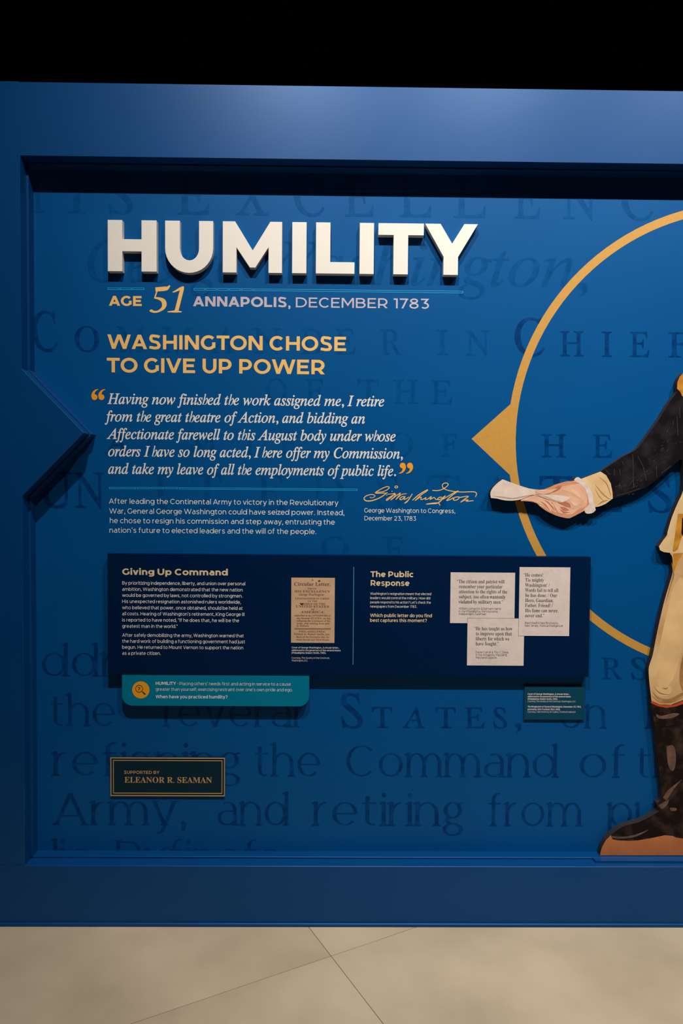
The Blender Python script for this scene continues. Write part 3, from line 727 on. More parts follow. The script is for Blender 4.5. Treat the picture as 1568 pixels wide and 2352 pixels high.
# ================================================================ raised letters of the heading
YF = YW - 0.025
zt_ = sum(at(x, y, YF)[1] for x, y in [(300, 506.8), (435, 507), (580, 508.9), (687, 510.3), (842, 511.3), (920, 512.5), (1035, 514)]) / 7
zb_ = sum(at(x, y, YF)[1] for x, y in [(300, 625.1), (530, 626.7), (687, 627.6), (770, 628.4), (842, 628.8), (920, 629.9), (1035, 631)]) / 7
X = lambda x: at(x, 568, YF)[0]
Z = lambda y: zb_ + (628.0 - y) / (628.0 - 510.3) * (zt_ - zb_)     # heights read on the column x = 687
def raised(ch, poly, label):
    o = prism('raised_letter', poly, YF, YW - 0.0012, M_WHITE, None, bev=0.0006)
    tag(o, label, 'letter', 'raised white letters of the heading')
T0, B0 = 510.3, 628.0
a = [(247.2, B0), (280.6, B0), (280.6, 582), (324.7, 582), (324.7, B0), (359.4, B0), (359.4, T0), (324.7, T0), (324.7, 554), (280.6, 554), (280.6, T0), (247.2, T0)]
raised('H', [(X(x), Z(y)) for x, y in a], 'raised white capital H, first letter of the big heading')
u = [(378.9, T0), (378.9, 571)] + [(434.0 + 55.1 * math.cos(math.radians(t_)), 574 + 56 * math.sin(math.radians(t_))) for t_ in range(180, -1, -10)] + [(489.2, T0), (456.7, T0), (456.7, 571)] + [(434.7 + 22 * math.cos(math.radians(t_)), 574 + 27 * math.sin(math.radians(t_))) for t_ in range(0, 181, 15)] + [(412.7, T0)]
raised('U', [(X(x), Z(y)) for x, y in u], 'raised white capital U between the H and the M')
m_ = [(511.2, B0), (542.8, B0), (542.8, 570), (573.7, 616), (586.5, 616), (616.5, 569), (616.5, B0), (647.4, B0), (647.4, T0), (620.3, T0), (580.1, 576.5), (539.6, T0), (511.2, T0)]
raised('M', [(X(x), Z(y)) for x, y in m_], 'raised white capital M, third letter of the heading')
raised('I', [(X(x), Z(y)) for x, y in [(670.7, B0), (703.6, B0), (703.6, T0), (670.7, T0)]], 'raised white capital I between the M and the L')
raised('L', [(X(x), Z(y)) for x, y in [(725.3, B0), (814.2, B0), (814.2, 601.2), (758.4, 601.2), (758.4, T0), (725.3, T0)]], 'raised white capital L, the only L of the heading')
raised('I', [(X(x), Z(y)) for x, y in [(825.6, B0), (858.4, B0), (858.4, T0), (825.6, T0)]], 'raised white capital I between the L and the T')
raised('T', [(X(x), Z(y)) for x, y in [(903.5, B0), (937, B0), (937, 537.6), (972.7, 537.6), (972.7, T0), (868.4, T0), (868.4, 537.6), (903.5, 537.6)]], 'raised white capital T beside the final letter')
raised('Y', [(X(x), Z(y)) for x, y in [(1018.6, B0), (1052, B0), (1052, 586.5), (1096.6, T0), (1065.5, T0), (1038, 555.5), (1011, T0), (975.3, T0), (1018.6, 586.5)]], 'raised white capital Y, last letter of the heading')

# ================================================================ reader panel
YPN = YW - 0.030
pn = empty('reader_panel')
x0, z0, x1, z1 = rectpx((247, 1271), (1355.5, 1280), (1352.5, 1555), (247, 1549.3), YPN)
pn.location = ((x0 + x1) / 2, YPN, z0)
def under(o, root):
    """parent keeping the world position"""
    o.parent = root; o.matrix_parent_inverse = Matrix.Translation(root.location).inverted(); return o
tag(pn, 'wide navy text panel mounted low on the blue wall, three pale cards at its right', 'panel')
under(prism('board', rect(x0, z0, x1, z1), YPN, YW - 0.0012, M_NAVY, bev=0.0008), pn)
PZ0, PX1 = z0, x1
YQ = YPN - 0.0003
p = Print(YQ)
p.line(('Giving Up Command', ('sans', 165)), 280.7, 523, 1319.8, 1322, 14.3)
under(p.build('lettering', M_TAN), pn)['label'] = 'tan bold title at the left of the panel'
p = Print(YQ)
p.line(('The Public', ('sans', 155)), 850.5, 948.8, 1325, 1325.8, 12.9)
p.line(('Response', ('sans', 155)), 851, 940, 1345.2, 1345.9, 12.9)
under(p.build('lettering', M_TAN), pn)['label'] = 'tan bold title of two lines'
p = Print(YQ)
p.line(('Which public letter do you find', ('sans', 132)), 849.7, 991.6, 1416.9, 1418, 7.6)
p.line(('best captures this moment?', ('sans', 132)), 849.7, 979.9, 1428.1, 1429.2, 7.6)
under(p.build('lettering', M_TAN), pn)['label'] = 'tan bold question under the right paragraph'
p = Print(YQ)
PB = ('sans', 98)
for s_, x1_, y_ in [('By prioritizing independence, liberty, and union over personal', 563, 1342.9), ('ambition, Washington demonstrated that the new nation', 557, 1357), ('would be governed by laws, not controlled by strongmen.', 556.8, 1371), ('His unexpected resignation astonished rulers worldwide,', 553, 1385.1), ('who believed that power, once obtained, should be held at', 556.8, 1399.3), ('all costs. Hearing of Washington’s retirement, King George III', 561, 1413.4), ('is reported to have noted, "If he does that, he will be the', 549, 1427.6), ('greatest man in the world."', 407.7, 1441.7), ('After safely demobilizing the army, Washington warned that', 559.4, 1462.5), ('the hard work of building a functioning government had just', 562.3, 1476.3), ('begun. He returned to Mount Vernon to support the nation', 558.5, 1490.1), ('as a private citizen.', 369, 1503.8)]:
    p.line((s_, PB), 280.5, x1_, y_, y_ + (x1_ - 280) * 0.0048, 7.6)
for s_, x1_, y_ in [('Washington’s resignation meant that elected', 989.8, 1366.2), ('leaders would control the military. How did', 987.6, 1376), ('people respond to his action? Let’s check the', 989, 1385.8), ('newspapers from December 1783.', 956.8, 1395.4)]:
    p.line((s_, ('sans', 92)), 850, x1_, y_, y_ + 0.8, 5.6)
for s_, x1_, y_, w_, sl in [('Cover of George Washington, ', 779, 1489.2, 120, 0), ('addressed to the governors of the several states', 782, 1495.4, 120, 0.2), ('(Philadelphia: Robert Smith, 1783).', 748.7, 1501.3, 120, 0), ('Courtesy, The Society of the Cincinnati,', 756.7, 1512.8, 74, 0), ('Washington, D.C.', 707, 1518.8, 74, 0)]:
    rn = [(s_, ('sans', w_, sl))]
    if s_.startswith('Cover'): rn.append(('A circular letter…', ('sans', w_, 0.2)))
    p.line(rn, 669.4, x1_, y_, y_ + 0.5, 3.9)
under(p.build('paragraph', M_PALE), pn)['label'] = 'small pale sans serif paragraphs and captions'
# divider
a, b = at(812.3, 1302, YQ), at(810.3, 1527, YQ)
xm = (a[0] + b[0]) / 2
under(flat('divider', [rect(xm - 0.0009, b[1], xm + 0.0009, a[1])], YQ, mat('pale_blue_ink', (0.10, 0.33, 0.50), 0.5, 0.3)), pn)
# printed title page
x0, z0, x1, z1 = rectpx((669, 1326), (769, 1328), (767.5, 1477), (668, 1476), YQ)
tp = under(flat('title_page', [rect(x0, z0, x1, z1)], YQ, M_SEPIA), pn)
tp['label'] = 'sepia title page print'
p = Print(YQ - 0.0003)
SB = ('bold', -0.003)
for s_, xa_, xb_, y_, cp, st_ in [('A', 714.6, 720, 1333.7, 4, SB), ('Circular Letter,', 675.5, 758.6, 1345, 7.6, SB), ('FROM', 706.6, 726.4, 1353.2, 3, SB), ('HIS EXCELLENCY', 676.3, 758, 1360.2, 4.4, SB), ('George Washington,', 685.7, 744.7, 1367.7, 5, ('ital', 0.008)), ('COMMANDER IN CHIEF', 678, 756, 1376.3, 3.6, SB), ('OF THE', 706.6, 728, 1382, 3, SB), ('ARMIES OF THE', 688, 747, 1388.6, 3.6, SB), ('UNITED STATES', 679, 755, 1395, 4.8, SB), ('OF', 714, 722, 1401, 3, SB), ('AMERICA,', 689, 744.7, 1407.9, 4.8, ('bital',)), ('Addreffed to the GOVERNORS of', 675.5, 759.4, 1415.4, 3.8, SB), ('the feveral STATES, on his', 681, 758.6, 1421.8, 4, SB), ('refigning the Command of the', 681, 758, 1427.7, 4, SB), ('Army, and retiring from pub-', 681, 757.5, 1433.6, 4, SB), ('lic Bufinefs.', 681, 709.8, 1439, 4, SB), ('PHILADELPHIA:', 685, 747, 1452.3, 4, ('bital',)), ('Printed by Robert Smith, jun.', 675, 757.5, 1458.2, 4, SB), ('Back of the Fountain Inn, be-', 680.4, 756.7, 1464.7, 4, SB), ('tween Second and Third-Streets.', 680.4, 756.7, 1471, 4, SB)]:
    p.line((s_, st_), xa_, xb_, y_, y_ + 0.5, cp)
for yy in (1443.0, 1445.2):
    a, b = at(676.3, yy, p.Y), at(759.4, yy + .5, p.Y); zz = (a[1] + b[1]) / 2; p.poly(rect(a[0], zz - .0006, b[0], zz + .0006))
# two ink stains of the page
for cx, cy, rx, ry in [(693, 1387.5, 3.6, 2.4), (733, 1334.5, 2.6, 2.4), (689.5, 1385.8, 1.8, 1.0)]:
    o_ = [at(cx + rx * (1 + .25 * random.uniform(-1, 1)) * math.cos(t_ * .5), cy + ry * (1 + .3 * random.uniform(-1, 1)) * math.sin(t_ * .5), p.Y) for t_ in range(12)]
    p.poly(o_, 3)
l_ = p.build('lettering', M_SEPINK); l_.parent = tp
# cards
def card(corners, dY, serif_lines, sans_lines, label):
    Y = YQ - dY
    x0, z0, x1, z1 = rectpx(*corners, Y)
    ol = under(flat('quote_card', [rect(x0, z0, x1, z1)], Y, M_CARD), pn); ol['label'] = label
    e = 0.0007
    p = Print(Y - 0.0002)
    for q in (rect(x0 - e, z1, x1 + e, z1 + e), rect(x0 - e, z0 - e, x1 + e, z0), rect(x0 - e, z0, x0, z1), rect(x1, z0, x1 + e, z1)): p.poly(q)
    o = p.build('outline', M_INK); o.parent = ol
    p = Print(Y - 0.0002)
    for runs, xa_, xb_, y_ in serif_lines: p.line(runs, xa_, xb_, y_, y_ + (xb_ - xa_) * .006, 8.0)
    for runs, xa_, xb_, y_ in sans_lines: p.line(runs, xa_, xb_, y_, y_ + (xb_ - xa_) * .006, 5.0)
    o = p.build('lettering', M_INK); o.parent = ol
    # faint show-through marks of the newsprint
    p = Print(Y - 0.0001)
    for k in range(46):
        cx = random.uniform(x0 + .006, x1 - .03); cz = random.choice((random.uniform(z0 + .004, z0 + .02), random.uniform(z1 - .022, z1 - .004), random.uniform(z0, z1 - .004)))
        cx = cx if cz > z1 - .03 or cz < z0 + .03 else random.choice((x0 + random.uniform(.003, .012), x1 - random.uniform(.02, .03)))
        l2 = random.uniform(.002, .012)
        p.poly(rect(cx, max(cz, z0 + .002), min(cx + l2, x1 - .002), max(cz, z0 + .002) + random.uniform(.0003, .0011)), 0)
    o = p.build('newsprint_marks', mat('newsprint_mark', (0.615, 0.535, 0.50), 0.7, 0.2)); o.parent = ol; o['kind'] = 'stuff'
B1 = ('bold', -0.004); B2 = ('bold', 0.002); SM = ('sans', 92); SI = ('sans', 92, 0.2)
card(((1034.7, 1314.3), (1182.5, 1315.5), (1181, 1432), (1033, 1431)), 0.0003,
     [(('“The citizen and patriot will', B1), 1049.2, 1158, 1339.3), (('remember your particular', B1), 1053.8, 1153.4, 1350.9), (('attention to the rights of the', B1), 1053.8, 1164.6, 1362.5), ([('subject, too often', B1), ('wantonly', B2)], 1053.8, 1160.7, 1374.3), ([('violated', B2), ('by military men.”', B1)], 1052.8, 1155, 1386)],
     [(('William Livingston & Ephraim Harris', SM), 1053.3, 1150, 1400.1), (('in the Philadelphia, Pennsylvania,', SM), 1053.3, 1143, 1406.5), (('Independent Gazetteer', SI), 1053.3, 1116.3, 1412.6)], 'pale card at upper left of the three, beginning with a citizen and a patriot')
card(((1073.4, 1419.5), (1203.6, 1420.8), (1202, 1529), (1072, 1528.4)), 0.0007,
     [(('“He has taught us how', B1), 1088.5, 1176.7, 1447.3), (('to improve upon that', B1), 1092.6, 1175, 1459.1), (('liberty for which we', B1), 1092.2, 1169.4, 1470.8), (('have fought.”', B1), 1092.2, 1144.9, 1482.3)],
     [(('Daniel Carroll & Tho. C. Deye', SM), 1092, 1167.2, 1500.3), (('in the Annapolis, Maryland,', SM), 1092, 1164.3, 1506.5), (('Maryland Gazette', SI), 1092, 1140, 1512.7)], 'pale card at the bottom middle of the three')
card(((1193, 1302.2), (1309.3, 1303.2), (1306.6, 1461), (1190.4, 1460.2)), 0.0011,
     [(('“He comes!', B1), 1201.9, 1246.5, 1324.2), (('Tis mighty', B1), 1205.5, 1249, 1335.9), (('Washington! /', B1), 1205.5, 1261.8, 1347.6), (('Words fail to tell all', B1), 1205.5, 1281.4, 1359.3), (('he has done; / Our', B1), 1206.3, 1278.7, 1371), (('Hero, Guardian,', B1), 1205.8, 1270.5, 1382.7), (('Father, Friend! /', B1), 1205.5, 1269, 1394.2), (('His fame can never,', B1), 1205.5, 1281.6, 1405.9), (('never end.”', B1), 1205.5, 1249.6, 1417.5)],
     [(('Reprinted in New Brunswick,', SM), 1205, 1282.6, 1433), ([('New Jersey, ', SM), ('Political Intelligencer', SI)], 1205, 1292.8, 1439.4)], 'tall pale card at the right end of the panel')

# ================================================================ teal definition tab
tb = empty('definition_tab')
x0, _, x1, _ = rectpx((279.2, 1551), (709.9, 1553), (709.7, 1624), (280, 1620), YPN)
zb2 = (at(320, 1620.5, YPN)[1] + at(670, 1624, YPN)[1]) / 2
tb.location = ((x0 + x1) / 2, YPN, zb2)
R_ = 0.036
ol = [(x0, PZ0 - 0.0004)] + [(x0 + R_ - R_ * math.cos(math.radians(t_)), zb2 + R_ - R_ * math.sin(math.radians(t_))) for t_ in range(0, 91, 9)] + [(x1 - R_ + R_ * math.sin(math.radians(t_)), zb2 + R_ - R_ * math.cos(math.radians(t_))) for t_ in range(0, 91, 9)] + [(x1, PZ0 - 0.0004)]
tag(tb, 'teal tab with rounded lower corners and an orange disc, hanging under the navy panel', 'tab')
under(prism('board', ol, YPN + 0.001, YW - 0.0012, M_TEAL, bev=0.0008), tb)
YT2 = YPN + 0.001 - 0.0003
c = at(323.3, 1584.6, YT2); rd = 20.0 / 671
dk = under(flat('disc', [[(c[0] + rd * math.cos(t_ * math.pi / 24), c[1] + rd * math.sin(t_ * math.pi / 24)) for t_ in range(48)]], YT2, mat('amber_ink', (0.80, 0.34, 0.01), 0.5, 0.3)), tb)
dk['label'] = 'amber disc with a magnifying glass sign'
p = Print(YT2 - 0.0003)
gx, gz = at(319.5, 1582.0, p.Y)
for q in sweep([(gx + 0.0122 * math.cos(t_ * math.pi / 16), gz + 0.0122 * math.sin(t_ * math.pi / 16)) for t_ in range(33)], 0.0011): p.poly(q)
fxx = lambda x, y: at(x, y, p.Y)
for q in sweep([(*fxx(325.6, 1588), .0010), (*fxx(327.5, 1589.6), .0016), (*fxx(328.2, 1590.2), .0026), (*fxx(333.6, 1595.2), .0026)], 0): p.poly(q, 1)
ps, _ = sans('?', 150)
for q, l in ps: p.poly([(gx + (x - .52) * .0122, gz + (y - .5) * .0122) for x, y in q], 2 + l)
o = p.build('magnifying_glass_sign', M_INK); o.parent = dk
p = Print(YT2)
p.line([('HUMILITY • ', ('sans', 140))], 357.4, 408.6, 1572.9, 1573.3, 7.2)
p.line([('When have you practiced humility?', ('sans', 132))], 357.4, 522.3, 1603.5, 1604.6, 7.4)
p.line([('Placing others’ needs first and acting in service to a cause', ('sans', 78))], 411.8, 667.7, 1573.4, 1575.2, 7.2)
p.line([('greater than yourself; exercising restraint over one’s own pride and ego.', ('sans', 78))], 357.4, 671.8, 1586.4, 1588.2, 7.2)
under(p.build('lettering', M_PALE), tb)

# ================================================================ small credit plaque
cp_ = empty('credit_plaque')
YC = YW - 0.007
x0, z0, x1, z1 = rectpx((1204.3, 1575.6), (1343.5, 1576.2), (1341.4, 1653.6), (1202.6, 1653), YC)
cp_.location = ((x0 + x1) / 2, YC, z0)
tag(cp_, 'small dark teal credit plaque with tiny white text, right under the navy panel', 'plaque')
under(prism('board', rect(x0, z0, x1, z1), YC, YW - 0.0012, M_PLAQ, bev=0.0006), cp_)
p = Print(YC - 0.0003)
BI = ('sans', 125, 0.2); RG = ('sans', 70)
for runs, xb_, y_ in [([('Cover of George Washington, A circular letter…', BI)], 1307.8, 1595.7), ([('addressed to the governors of the several states', BI)], 1310.5, 1601.4), ([('(Philadelphia: Robert Smith, 1783).', ('sans', 125))], 1280.4, 1607.1), ([('Courtesy, The Society of the Cincinnati, Washington, D.C.', RG)], 1322.4, 1612.6), ([('The Resignation of General Washington, December 23, 1783,', BI)], 1333.7, 1624.8), ([('painted by John Trumbull, 1824-1828.', ('sans', 125))], 1286, 1630.8), ([('Courtesy, Yale University Art Gallery, Trumbull Collection', RG)], 1321.6, 1636.7)]:
    p.line(runs, 1211.4, xb_, y_, y_ + 0.4, 3.7)
under(p.build('lettering', M_PALE), cp_)

# ================================================================ sponsor plaque
sp_ = empty('sponsor_plaque')
YS = YW - 0.006
x0, z0, x1, z1 = rectpx((253, 1738.7), (516.8, 1741), (516.8, 1830), (254, 1827.5), YS)
sp_.location = ((x0 + x1) / 2, YS, z0)
tag(sp_, 'dark navy sponsor plaque with double gold border at the lower left', 'plaque')
under(prism('board', rect(x0, z0, x1, z1), YS, YW - 0.0012, M_DKNAVY, bev=0.0004), sp_)
def frame_rect(x0, z0, x1, z1, t): return [rect(x0, z0, x1, z0 + t), rect(x0, z1 - t, x1, z1), rect(x0, z0 + t, x0 + t, z1 - t), rect(x1 - t, z0 + t, x1, z1 - t)]
for k, (i_, t_) in enumerate(((0.0004, 0.0032), (0.0096, 0.0024))):
    bm = bmesh.new()
    for q in frame_rect(x0 + i_, z0 + i_, x1 - i_, z1 - i_, t_):
        fr = [bm.verts.new((a_, YS - 0.0012, b_)) for a_, b_ in q]; bk = [bm.verts.new((a_, YS - 0.0001, b_)) for a_, b_ in q]
        bm.faces.new(fr)
        for j in range(4): bm.faces.new((fr[j], fr[(j + 1) % 4], bk[(j + 1) % 4], bk[j]))
    bmesh.ops.recalc_face_normals(bm, faces=bm.faces)
    me = bpy.data.meshes.new('border'); bm.to_mesh(me); bm.free(); me.materials.append(M_BRONZE)
    under(link(bpy.data.objects.new('border', me)), sp_)
p = Print(YS - 0.0004)
p.line(('SUPPORTED BY', ('sans', 140, 0, 25)), 285, 366, 1777.2, 1777.9, 7.2)
p.line(('ELEANOR R. SEAMAN', ('bold', 0.0)), 285.8, 486.5, 1797.3, 1798.6, 13.0)
under(p.build('lettering', M_BRONZE), sp_)

# ================================================================ cut-out figure: flat contour-cut board with a painted-looking print
YFG = YW - 0.028
M_EDGE = mat('board_edge_grey', (0.022, 0.022, 0.026), 0.6, 0.3)
M_COAT = mat('print_dark_cloth', (0.006, 0.005, 0.007), 0.6, 0.08, scale=22, col2=(0.020, 0.017, 0.020), detail=9, contrast=(0.45, 0.75))
M_BOOT = mat('print_boot_leather', (0.010, 0.006, 0.005), 0.6, 0.08, scale=26, col2=(0.060, 0.034, 0.026), detail=8, contrast=(0.45, 0.8))
M_CREAM = mat('print_cream_cloth', (0.62, 0.42, 0.20), 0.6, 0.2, scale=14, col2=(0.80, 0.60, 0.33), detail=6)
M_BREECH = mat('print_breeches', (0.52, 0.31, 0.13), 0.6, 0.2, scale=9, col2=(0.72, 0.50, 0.26), detail=6)
M_BRAID = mat('print_gold_braid', (0.36, 0.13, 0.012), 0.6, 0.2, scale=30, col2=(0.60, 0.27, 0.03), detail=7)
M_SKIN = mat('print_skin', (0.66, 0.34, 0.21), 0.6, 0.2, scale=20, col2=(0.78, 0.48, 0.33), detail=4)
M_SKIND = mat('print_skin_dark', (0.40, 0.125, 0.065), 0.6, 0.2, scale=25, col2=(0.52, 0.20, 0.11), detail=4)
M_SKINL = mat('print_skin_light', (0.80, 0.53, 0.38), 0.6, 0.2)
M_PAPER = mat('print_paper', (0.66, 0.54, 0.46), 0.6, 0.2, scale=40, col2=(0.76, 0.65, 0.57), detail=6)
M_PAPERD = mat('print_paper_fold', (0.42, 0.30, 0.24), 0.6, 0.2)
M_LACE = mat('print_lace', (0.62, 0.50, 0.46), 0.6, 0.2, scale=60, col2=(0.78, 0.68, 0.64), detail=5)
M_RED = mat('print_red_band', (0.50, 0.06, 0.02), 0.6, 0.2)
M_GRND = mat('print_ground', (0.40, 0.125, 0.045), 0.6, 0.2, scale=12, col2=(0.50, 0.18, 0.06), detail=7)
arm_up = [(1568, 857), (1560, 866), (1555, 878), (1554, 893), (1553, 902), (1542.7, 915.7), (1529, 936), (1515, 960), (1493, 991), (1479.5, 1009.7), (1460.7, 1032), (1433, 1047), (1406, 1064.4), (1389, 1076.4), (1378.6, 1083)]
cuff_up = [(1360, 1090), (1334, 1100)]
ruff_up = [(1330, 1097), (1325.6, 1095.6), (1321, 1098), (1317.6, 1102.5)]
hand_up = [(1309.4, 1105.4), (1293, 1108.6), (1273.8, 1113.5), (1257.6, 1121.5), (1241.4, 1124.8), (1228.5, 1123.8)]
pap_up = [(1215, 1122), (1202.5, 1118.3), (1183, 1111.8), (1170, 1107), (1154, 1101)]
pap_l = [(1145, 1107), (1137.7, 1113.5), (1129.6, 1123), (1125.8, 1133), (1127, 1143.6)]
pap_lo = [(1141, 1145), (1157, 1149), (1173.4, 1150), (1185, 1149), (1194.4, 1147.5)]
hand_lo = [(1196, 1150.7), (1209, 1150.7), (1222, 1151.7), (1233.3, 1157), (1244.6, 1165.3), (1254.4, 1173.4), (1270.6, 1181.5), (1286.8, 1187), (1306, 1190.2), (1319, 1184.7), (1332, 1178.2), (1341.8, 1172.7)]
ruff_lo = [(1343.4, 1177.3), (1347, 1179.5), (1351.5, 1179.9), (1358, 1179), (1363, 1176.6), (1367.7, 1171.8), (1366.5, 1164.5)]
cuff_lo = [(1374.2, 1163.7), (1382, 1161), (1390.4, 1157.2), (1403.4, 1147.5), (1407, 1145)]
arm_lo = [(1409.4, 1144.8), (1436.8, 1136), (1462.4, 1127.7), (1488, 1115.7), (1513.7, 1097), (1539, 1074.7), (1560, 1056)]
body_l = [(1567, 1056), (1570, 1090), (1568, 1127), (1556, 1155), (1542.7, 1187.5), (1533, 1220), (1530.8, 1229.6), (1522, 1241.5), (1512.8, 1255)]
hem = [(1515.4, 1263.8), (1524, 1268), (1537.6, 1269.7)]
leg_l = [(1542.7, 1277.4), (1544.4, 1289.4), (1543.6, 1316.8), (1535.9, 1344), (1524, 1385), (1512, 1436.4), (1505, 1470.6), (1498.3, 1504.8), (1489.7, 1532), (1489.7, 1552.6), (1491.6, 1575), (1493.8, 1593), (1495.6, 1609.4)]
boot_l = [(1494.7, 1614.8), (1498.4, 1640.4), (1502, 1662.4), (1505.7, 1688), (1506.6, 1715.4), (1510, 1742.8), (1513.9, 1770.2), (1517.6, 1797.7), (1518.5, 1819.6), (1516.6, 1837.9), (1508.4, 1845.2), (1511, 1856), (1513, 1861.7)]
foot_u = [(1497.4, 1872.6), (1481, 1881.8), (1464.5, 1889), (1442.6, 1894.6), (1428, 1900), (1413.3, 1909), (1402.4, 1918.3)]
grnd_l = [(1391.4, 1929.3), (1382.3, 1945.7), (1378.6, 1958.5), (1377.7, 1964.6)]
arm_up, arm_lo, hand_up, hand_lo, pap_up, pap_l, pap_lo, leg_l, boot_l, foot_u, grnd_l, body_l = [smooth(q, 4) for q in (arm_up, arm_lo, hand_up, hand_lo, pap_up, pap_l, pap_lo, leg_l, boot_l, foot_u, grnd_l, body_l)]
ZG = Z_SILL + INS + 0.0004
# the part of the figure past the photograph's edge, plain
head_ = smooth([(1762, 815), (1762, 790), (1790, 740), (1792, 680), (1770, 630), (1725, 612), (1680, 630), (1660, 680), (1664, 740), (1690, 790), (1690, 812)], 4)
right = [(1990, 1964.6), (1990, 1925), (1960, 1905), (1880, 1870), (1868, 1850), (1872, 1640), (1850, 1560), (1846, 1300), (1870, 1240), (1846, 1090), (1900, 1075), (1925, 1000), (1905, 900), (1880, 858), (1800, 830)] + head_ + [(1640, 832)]
outline = arm_up + cuff_up + ruff_up + hand_up + pap_up + pap_l + pap_lo + hand_lo + ruff_lo + cuff_lo + arm_lo + body_l + hem + leg_l + boot_l + foot_u + grnd_l + right
op = pts(outline, YFG)
op = [(x, ZG if z < ZG + 0.003 else z) for x, z in op]
fg = empty('figure_cutout', (at(1680, 1964, YFG)[0], YFG, ZG))
tag(fg, 'flat printed cutout of a figure in dark coat and boots holding out a paper', 'cutout figure')
under(cutboard('board', op, YFG, YW - 0.001, M_EDGE), fg)
def region(name, poly, layer, m, parent=fg, label=None, sm_=False):
    q = pts(smooth(poly + [poly[0]], 3)[:-1] if sm_ else poly, YFG - 0.0003 - layer * 0.0001)
    q = [(x, max(z, ZG)) for x, z in q]
    o = flat(name, [q], YFG - 0.0003 - layer * 0.0001, m)
    if parent is fg: under(o, fg)
    else: o.parent = parent; o.matrix_parent_inverse = parent.matrix_parent_inverse.copy() if 0 else Matrix.Translation(fg.location).inverted() @ Matrix.Identity(4) if 0 else Matrix.Identity(4)
    if label: o['label'] = label
    return o
coat = region('coat', arm_up + [(1378.6, 1083), (1392, 1092), (1402, 1110), (1406, 1130), (1407, 1145)] + arm_lo + [(1567, 1056), (1570, 1090), (1568, 1127), (1575, 1180), (1640, 1240), (1846, 1240), (1870, 1240), (1846, 1090), (1900, 1075), (1925, 1000), (1905, 900), (1880, 858), (1800, 830), (1640, 832)], 0, M_COAT)
region('epaulette', [(1568, 857), (1560, 866), (1555, 878), (1554.5, 893), (1562, 900), (1566, 910), (1580, 912), (1640, 905), (1650, 870), (1640, 832)], 1, M_BRAID, label='gold braid epaulette')
cuff = region('cuff', cuff_up + [(1342, 1112), (1352, 1135), (1362, 1150), (1366.5, 1164.5)] + cuff_lo + [(1406, 1130), (1402, 1110), (1392, 1092), (1378.6, 1083)], 1, M_CREAM, label='cream shirt cuff')
hand = region('hand', hand_up + [(1227, 1130), (1226, 1137), (1205, 1144), (1196, 1148)] + hand_lo + [(1360, 1165), (1362, 1135), (1350, 1112), (1330, 1103)], 0, M_SKIN)
region('lace_ruffle', ruff_up + [(1322, 1106), (1334, 1112), (1344, 1124), (1350, 1142), (1353, 1158), (1345, 1166), (1341.8, 1172.7)] + ruff_lo + [(1362, 1150), (1360, 1135), (1352, 1118), (1343, 1107), (1334, 1100)], 3, M_LACE, label='white lace wrist ruffle')
# modelling of the printed hand: brush strokes for fingers, thumb and the hollow of the palm
def brush(name, strokes, layer, m, parent, label=None):
    for i, st_ in enumerate(strokes):
        Y = YFG - 0.0003 - layer * 0.0001 - i * 0.00001
        pr = Print(Y); fx = lambda x, y: at(x, y, Y)
        varstroke(pr, [(*st_[0][:2], 0.15)] + st_[1:-1] + [(*st_[-1][:2], 0.15)] if len(st_) > 2 else st_, Y, fx, 0, 9)
        o = pr.build(name, m); o.parent = parent
        if label: o['label'] = label
M_SK2 = mat('print_skin_warm', (0.60, 0.27, 0.15), 0.6, 0.2, var=0.08, scale=30)
M_SK3 = mat('print_skin_pale', (0.74, 0.44, 0.30), 0.6, 0.2, var=0.04, scale=25)
M_SK4 = mat('print_skin_light', (0.80, 0.52, 0.37), 0.6, 0.2, var=0.04, scale=25)
brush('hand_shading', [[(1241, 1127, 1), (1262, 1122, 3), (1285, 1114, 4), (1308, 1109, 4), (1330, 1110, 2)], [(1236, 1160, 1), (1256, 1171, 3), (1276, 1179, 3.5), (1305, 1185, 4), (1328, 1175, 4), (1346, 1162, 3)], [(1343, 1122, 1), (1352, 1140, 4), (1352, 1158, 5), (1344, 1168, 2)]], 2, M_SK2, hand)
brush('back_of_hand', [[(1290, 1126, 3), (1312, 1124, 8), (1332, 1136, 8), (1340, 1152, 5)], [(1300, 1140, 4), (1318, 1150, 9), (1334, 1158, 6)], [(1296, 1180, 2), (1312, 1176, 5), (1328, 1168, 5)]], 3, M_SK3, hand)
brush('back_of_hand', [[(1308, 1124, 1), (1324, 1132, 4), (1333, 1145, 3)], [(1312, 1152, 2), (1320, 1158, 4), (1328, 1160, 2)]], 4, M_SK4, hand)
brush('palm_shade', [[(1262, 1132, 1), (1272, 1127, 3), (1284, 1119, 4), (1290, 1115, 1)], [(1280, 1154, 1), (1292, 1156, 4), (1304, 1160, 5), (1310, 1166, 2)], [(1286, 1164, 1), (1296, 1169, 4), (1306, 1172, 2)]], 4, M_SKIND, hand)
brush('finger', [[(1229, 1129, 5), (1245, 1130, 5), (1262, 1128, 4), (1280, 1122, 1)], [(1200, 1149, 1), (1222, 1149, 2.5), (1238, 1153, 4), (1250, 1162, 4)], [(1236, 1147, 2), (1250, 1155, 4.5), (1260, 1167, 5), (1266, 1176, 3)], [(1252, 1150, 2), (1264, 1159, 4.5), (1272, 1170, 5), (1277, 1178, 3)], [(1270, 1156, 2), (1275, 1163, 4.5), (1284, 1173, 5), (1293, 1180, 4)]], 5, M_SK3, hand)
